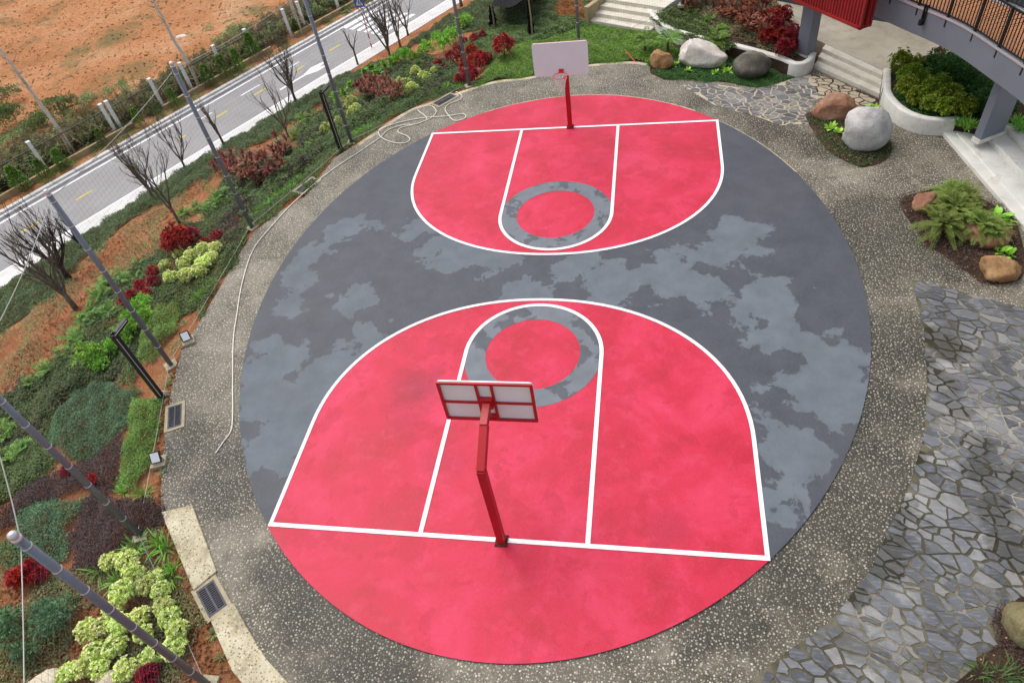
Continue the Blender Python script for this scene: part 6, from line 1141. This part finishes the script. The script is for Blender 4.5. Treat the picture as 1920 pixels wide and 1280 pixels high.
# ------------------------------------------------------------------ clods and stones on bare soil
def clods(name, label, poly, n, size, mat, zf, seed):
    r = np.random.default_rng(seed); poly = [p[:2] for p in poly]; xs = [p[0] for p in poly]; ys = [p[1] for p in poly]; x = r.uniform(min(xs), max(xs), n*3); y = r.uniform(min(ys), max(ys), n*3)
    ok = poly_dist(x, y, poly)[1]; x, y = x[ok][:n], y[ok][:n]; n = len(x); z = zf(x, y)
    oc = np.array([[1, 0, 0], [0, 1, 0], [-1, 0, 0], [0, -1, 0], [0, 0, 1], [0, 0, -.6]], float); fc = np.array([[0, 1, 4], [1, 2, 4], [2, 3, 4], [3, 0, 4], [1, 0, 5], [2, 1, 5], [3, 2, 5], [0, 3, 5]])
    s_ = size*r.uniform(.4, 1, n)**2*1.4; a = r.uniform(0, 6.28, n); V = oc[None]*(s_[:, None, None]*r.uniform(.6, 1.3, (n, 6, 1))); ca, sa = np.cos(a)[:, None], np.sin(a)[:, None]
    X = V[..., 0]*ca-V[..., 1]*sa; Y = V[..., 0]*sa+V[..., 1]*ca; V = np.stack([X+x[:, None], Y+y[:, None], V[..., 2]*.7+z[:, None]+.15*s_[:, None]], -1); F = (fc[None]+6*np.arange(n)[:, None, None]).reshape(-1, 3)
    tag(link(name, tri_mesh(name, V, F, mat)), label, 'soil', None, 'stuff')
fzz = lambda x, y: field_z(x, y, 0, x*RN[0]+y*RN[1])
clods('soil_clods', 'loose clods of red earth scattered across the field', rpoly((-14, -31), (40, -31), (60, -75), (-10, -60)), 14000, .07, 'soil_field', fzz, 3)
clods('soil_clods', 'loose crumbs of red earth on the bank', [(-16.69,-4.38,-1.21),(-18.95,1.15,-1.94),(-19.25,5.63,-2.44),(-17.2,7.83,-2.11),(-15.35,11.73,-2.13),(-13.18,15.39,-2.19),(-10.78,7.68,-0.49),(-12.89,7.64,-1.13),(-16.15,9.36,-2.13),(-15.19,3.62,-1.21),(-15.51,0.37,-1.2),(-15.42,-2.75,-1.04)], 4000, .035, 'soil_red', terrain, 4)
clods('soil_clods', 'loose earth crumbs along the near paving edge', [(-11.88,-9.74,-0.55),(-8.82,-9.53,-0.22),(-7.96,-8.46,-0.03),(-9.62,-5.72,-0.06),(-10.28,-2.73,0),(-9.22,-5.83,0),(-8.09,-8.14,0),(-6.39,-9.88,0),(-4.72,-11.45,-0.01),(-10,-12.13,-0.48)], 4500, .035, 'soil_red', terrain, 5)
# ------------------------------------------------------------------ crossing sign
def sign(base):
    t = thing('crossing_sign', 'blue pedestrian crossing sign on a red and white striped pole', 'road sign', base, 0); n_ = 9
    for i in range(n_):
        k = MB(); k.tube([(0, 0, i*.27), (0, 0, (i+1)*.27)], .035, 8); part('pole_band', k, 'post_red' if i % 2 == 0 else 'post_white', t)
    d = Vector((2.9-base[0], -15-base[1], 0)).normalized(); d = Vector((RD[0]*-.75+d.x*.5, RD[1]*-.75+d.y*.5, 0)).normalized(); s_ = Vector((-d.y, d.x, 0)); c = Vector((0, 0, 2.6))+d*.045
    def pl2(pts, o, mat, nm):
        k = MB(); P = [c+s_*x+Vector((0, 0, z))+d*o for x, z in pts]; Q_ = [p-d*.012 for p in P]; n = len(P); k.add(P+Q_, [tuple(range(n)), tuple(range(2*n-1, n-1, -1))]+[(i, n+i, n+(i+1) % n, (i+1) % n) for i in range(n)]); part(nm, k, mat, t)
    pl2([(-.3, -.3), (.3, -.3), (.3, .3), (-.3, .3)], 0, 'sign_blue', 'sign_plate'); pl2([(-.22, -.2), (.22, -.2), (0, .22)], .014, 'post_white', 'triangle')
    fig = [((-.02, .06), (.02, .06), (.02, .1), (-.02, .1)), ((-.03, -.04), (.03, -.04), (.03, .05), (-.03, .05)), ((-.08, -.15), (-.05, -.15), (.0, -.04), (-.03, -.04)), ((.05, -.15), (.08, -.15), (.03, -.04), (0, -.04))]
    for f in fig: pl2(list(f), .028, 'black_metal', 'figure')
sign((*(-13.18,23.89,-3)[:2], -3))
# ------------------------------------------------------------------ black netting shelter
p0 = (-5.03,20.73,-1.23); p1 = (-2.5,17.14,-0.21); p2 = (-5.58,26.3,-1.66); p3 = (-2.9,23.27,-0.74)
sh_ = thing('netting_shelter', 'black shade netting hung on rough wooden poles on the slope', 'shelter', p0); O_ = Vector(p0)
tops_ = []
for i, (p, h) in enumerate(((p0, 1.19), (p1, 1.72), (p2, 0.69), (p3, 1.08))):
    q = Vector(p)-O_; k = MB(); k.tube([q-Vector((0, 0, .2)), q+Vector((.03, .02, h*.5)), q+Vector((0, .04, h))], [.05, .045, .035], 6); part('wooden_pole', k, 'stake', sh_); tops_.append(q+Vector((0, .04, h)))
k = MB(); N = 10; V_ = []
for i in range(N+1):
    for j in range(N+1):
        u, v = i/N, j/N; p = tops_[0].lerp(tops_[1], u).lerp(tops_[2].lerp(tops_[3], u), v); p = p+Vector((0, 0, -.25*4*u*(1-u)-.15*4*v*(1-v)+.04*sin(9*u+5*v))); V_.append(p)
k.add(V_, [(i*(N+1)+j, (i+1)*(N+1)+j, (i+1)*(N+1)+j+1, i*(N+1)+j+1) for i in range(N) for j in range(N)]); o = part('net_canopy', k, 'black_net', sh_, True); s2 = o.modifiers.new('thick', 'SOLIDIFY'); s2.thickness = .01
for q, w_, hh_ in ((tops_[0], .4, (tops_[0].z)*.85), (tops_[1], .26, (tops_[1]-(Vector(p1)-O_)).z*.95)):
    k = MB(); V_ = []
    for i in range(9):
        z = -i/8*hh_
        for j in range(7):
            a = pi*j/6+.6; rr = (.06+.16*w_*3*abs(sin(i*1.3+j))*(.3+i/9)); V_.append(q+Vector((rr*cos(a), rr*sin(a)-.05, z)))
    k.add(V_, [(i*7+j, i*7+j+1, (i+1)*7+j+1, (i+1)*7+j) for i in range(8) for j in range(6)]); o = part('hanging_net', k, 'black_net', sh_, True); s2 = o.modifiers.new('thick', 'SOLIDIFY'); s2.thickness = .008
k = MB(); a, b = Vector((1.87,14.18,0)), Vector((2.31,13.23,0)); k.tube([a+Vector((0, 0, .12)), b+Vector((0, 0, .04))], .015, 6); o = link('stick', k.mesh('stick', 'rim_red')); tag(o, 'thin reddish stick lying at the lawn edge', 'stick')
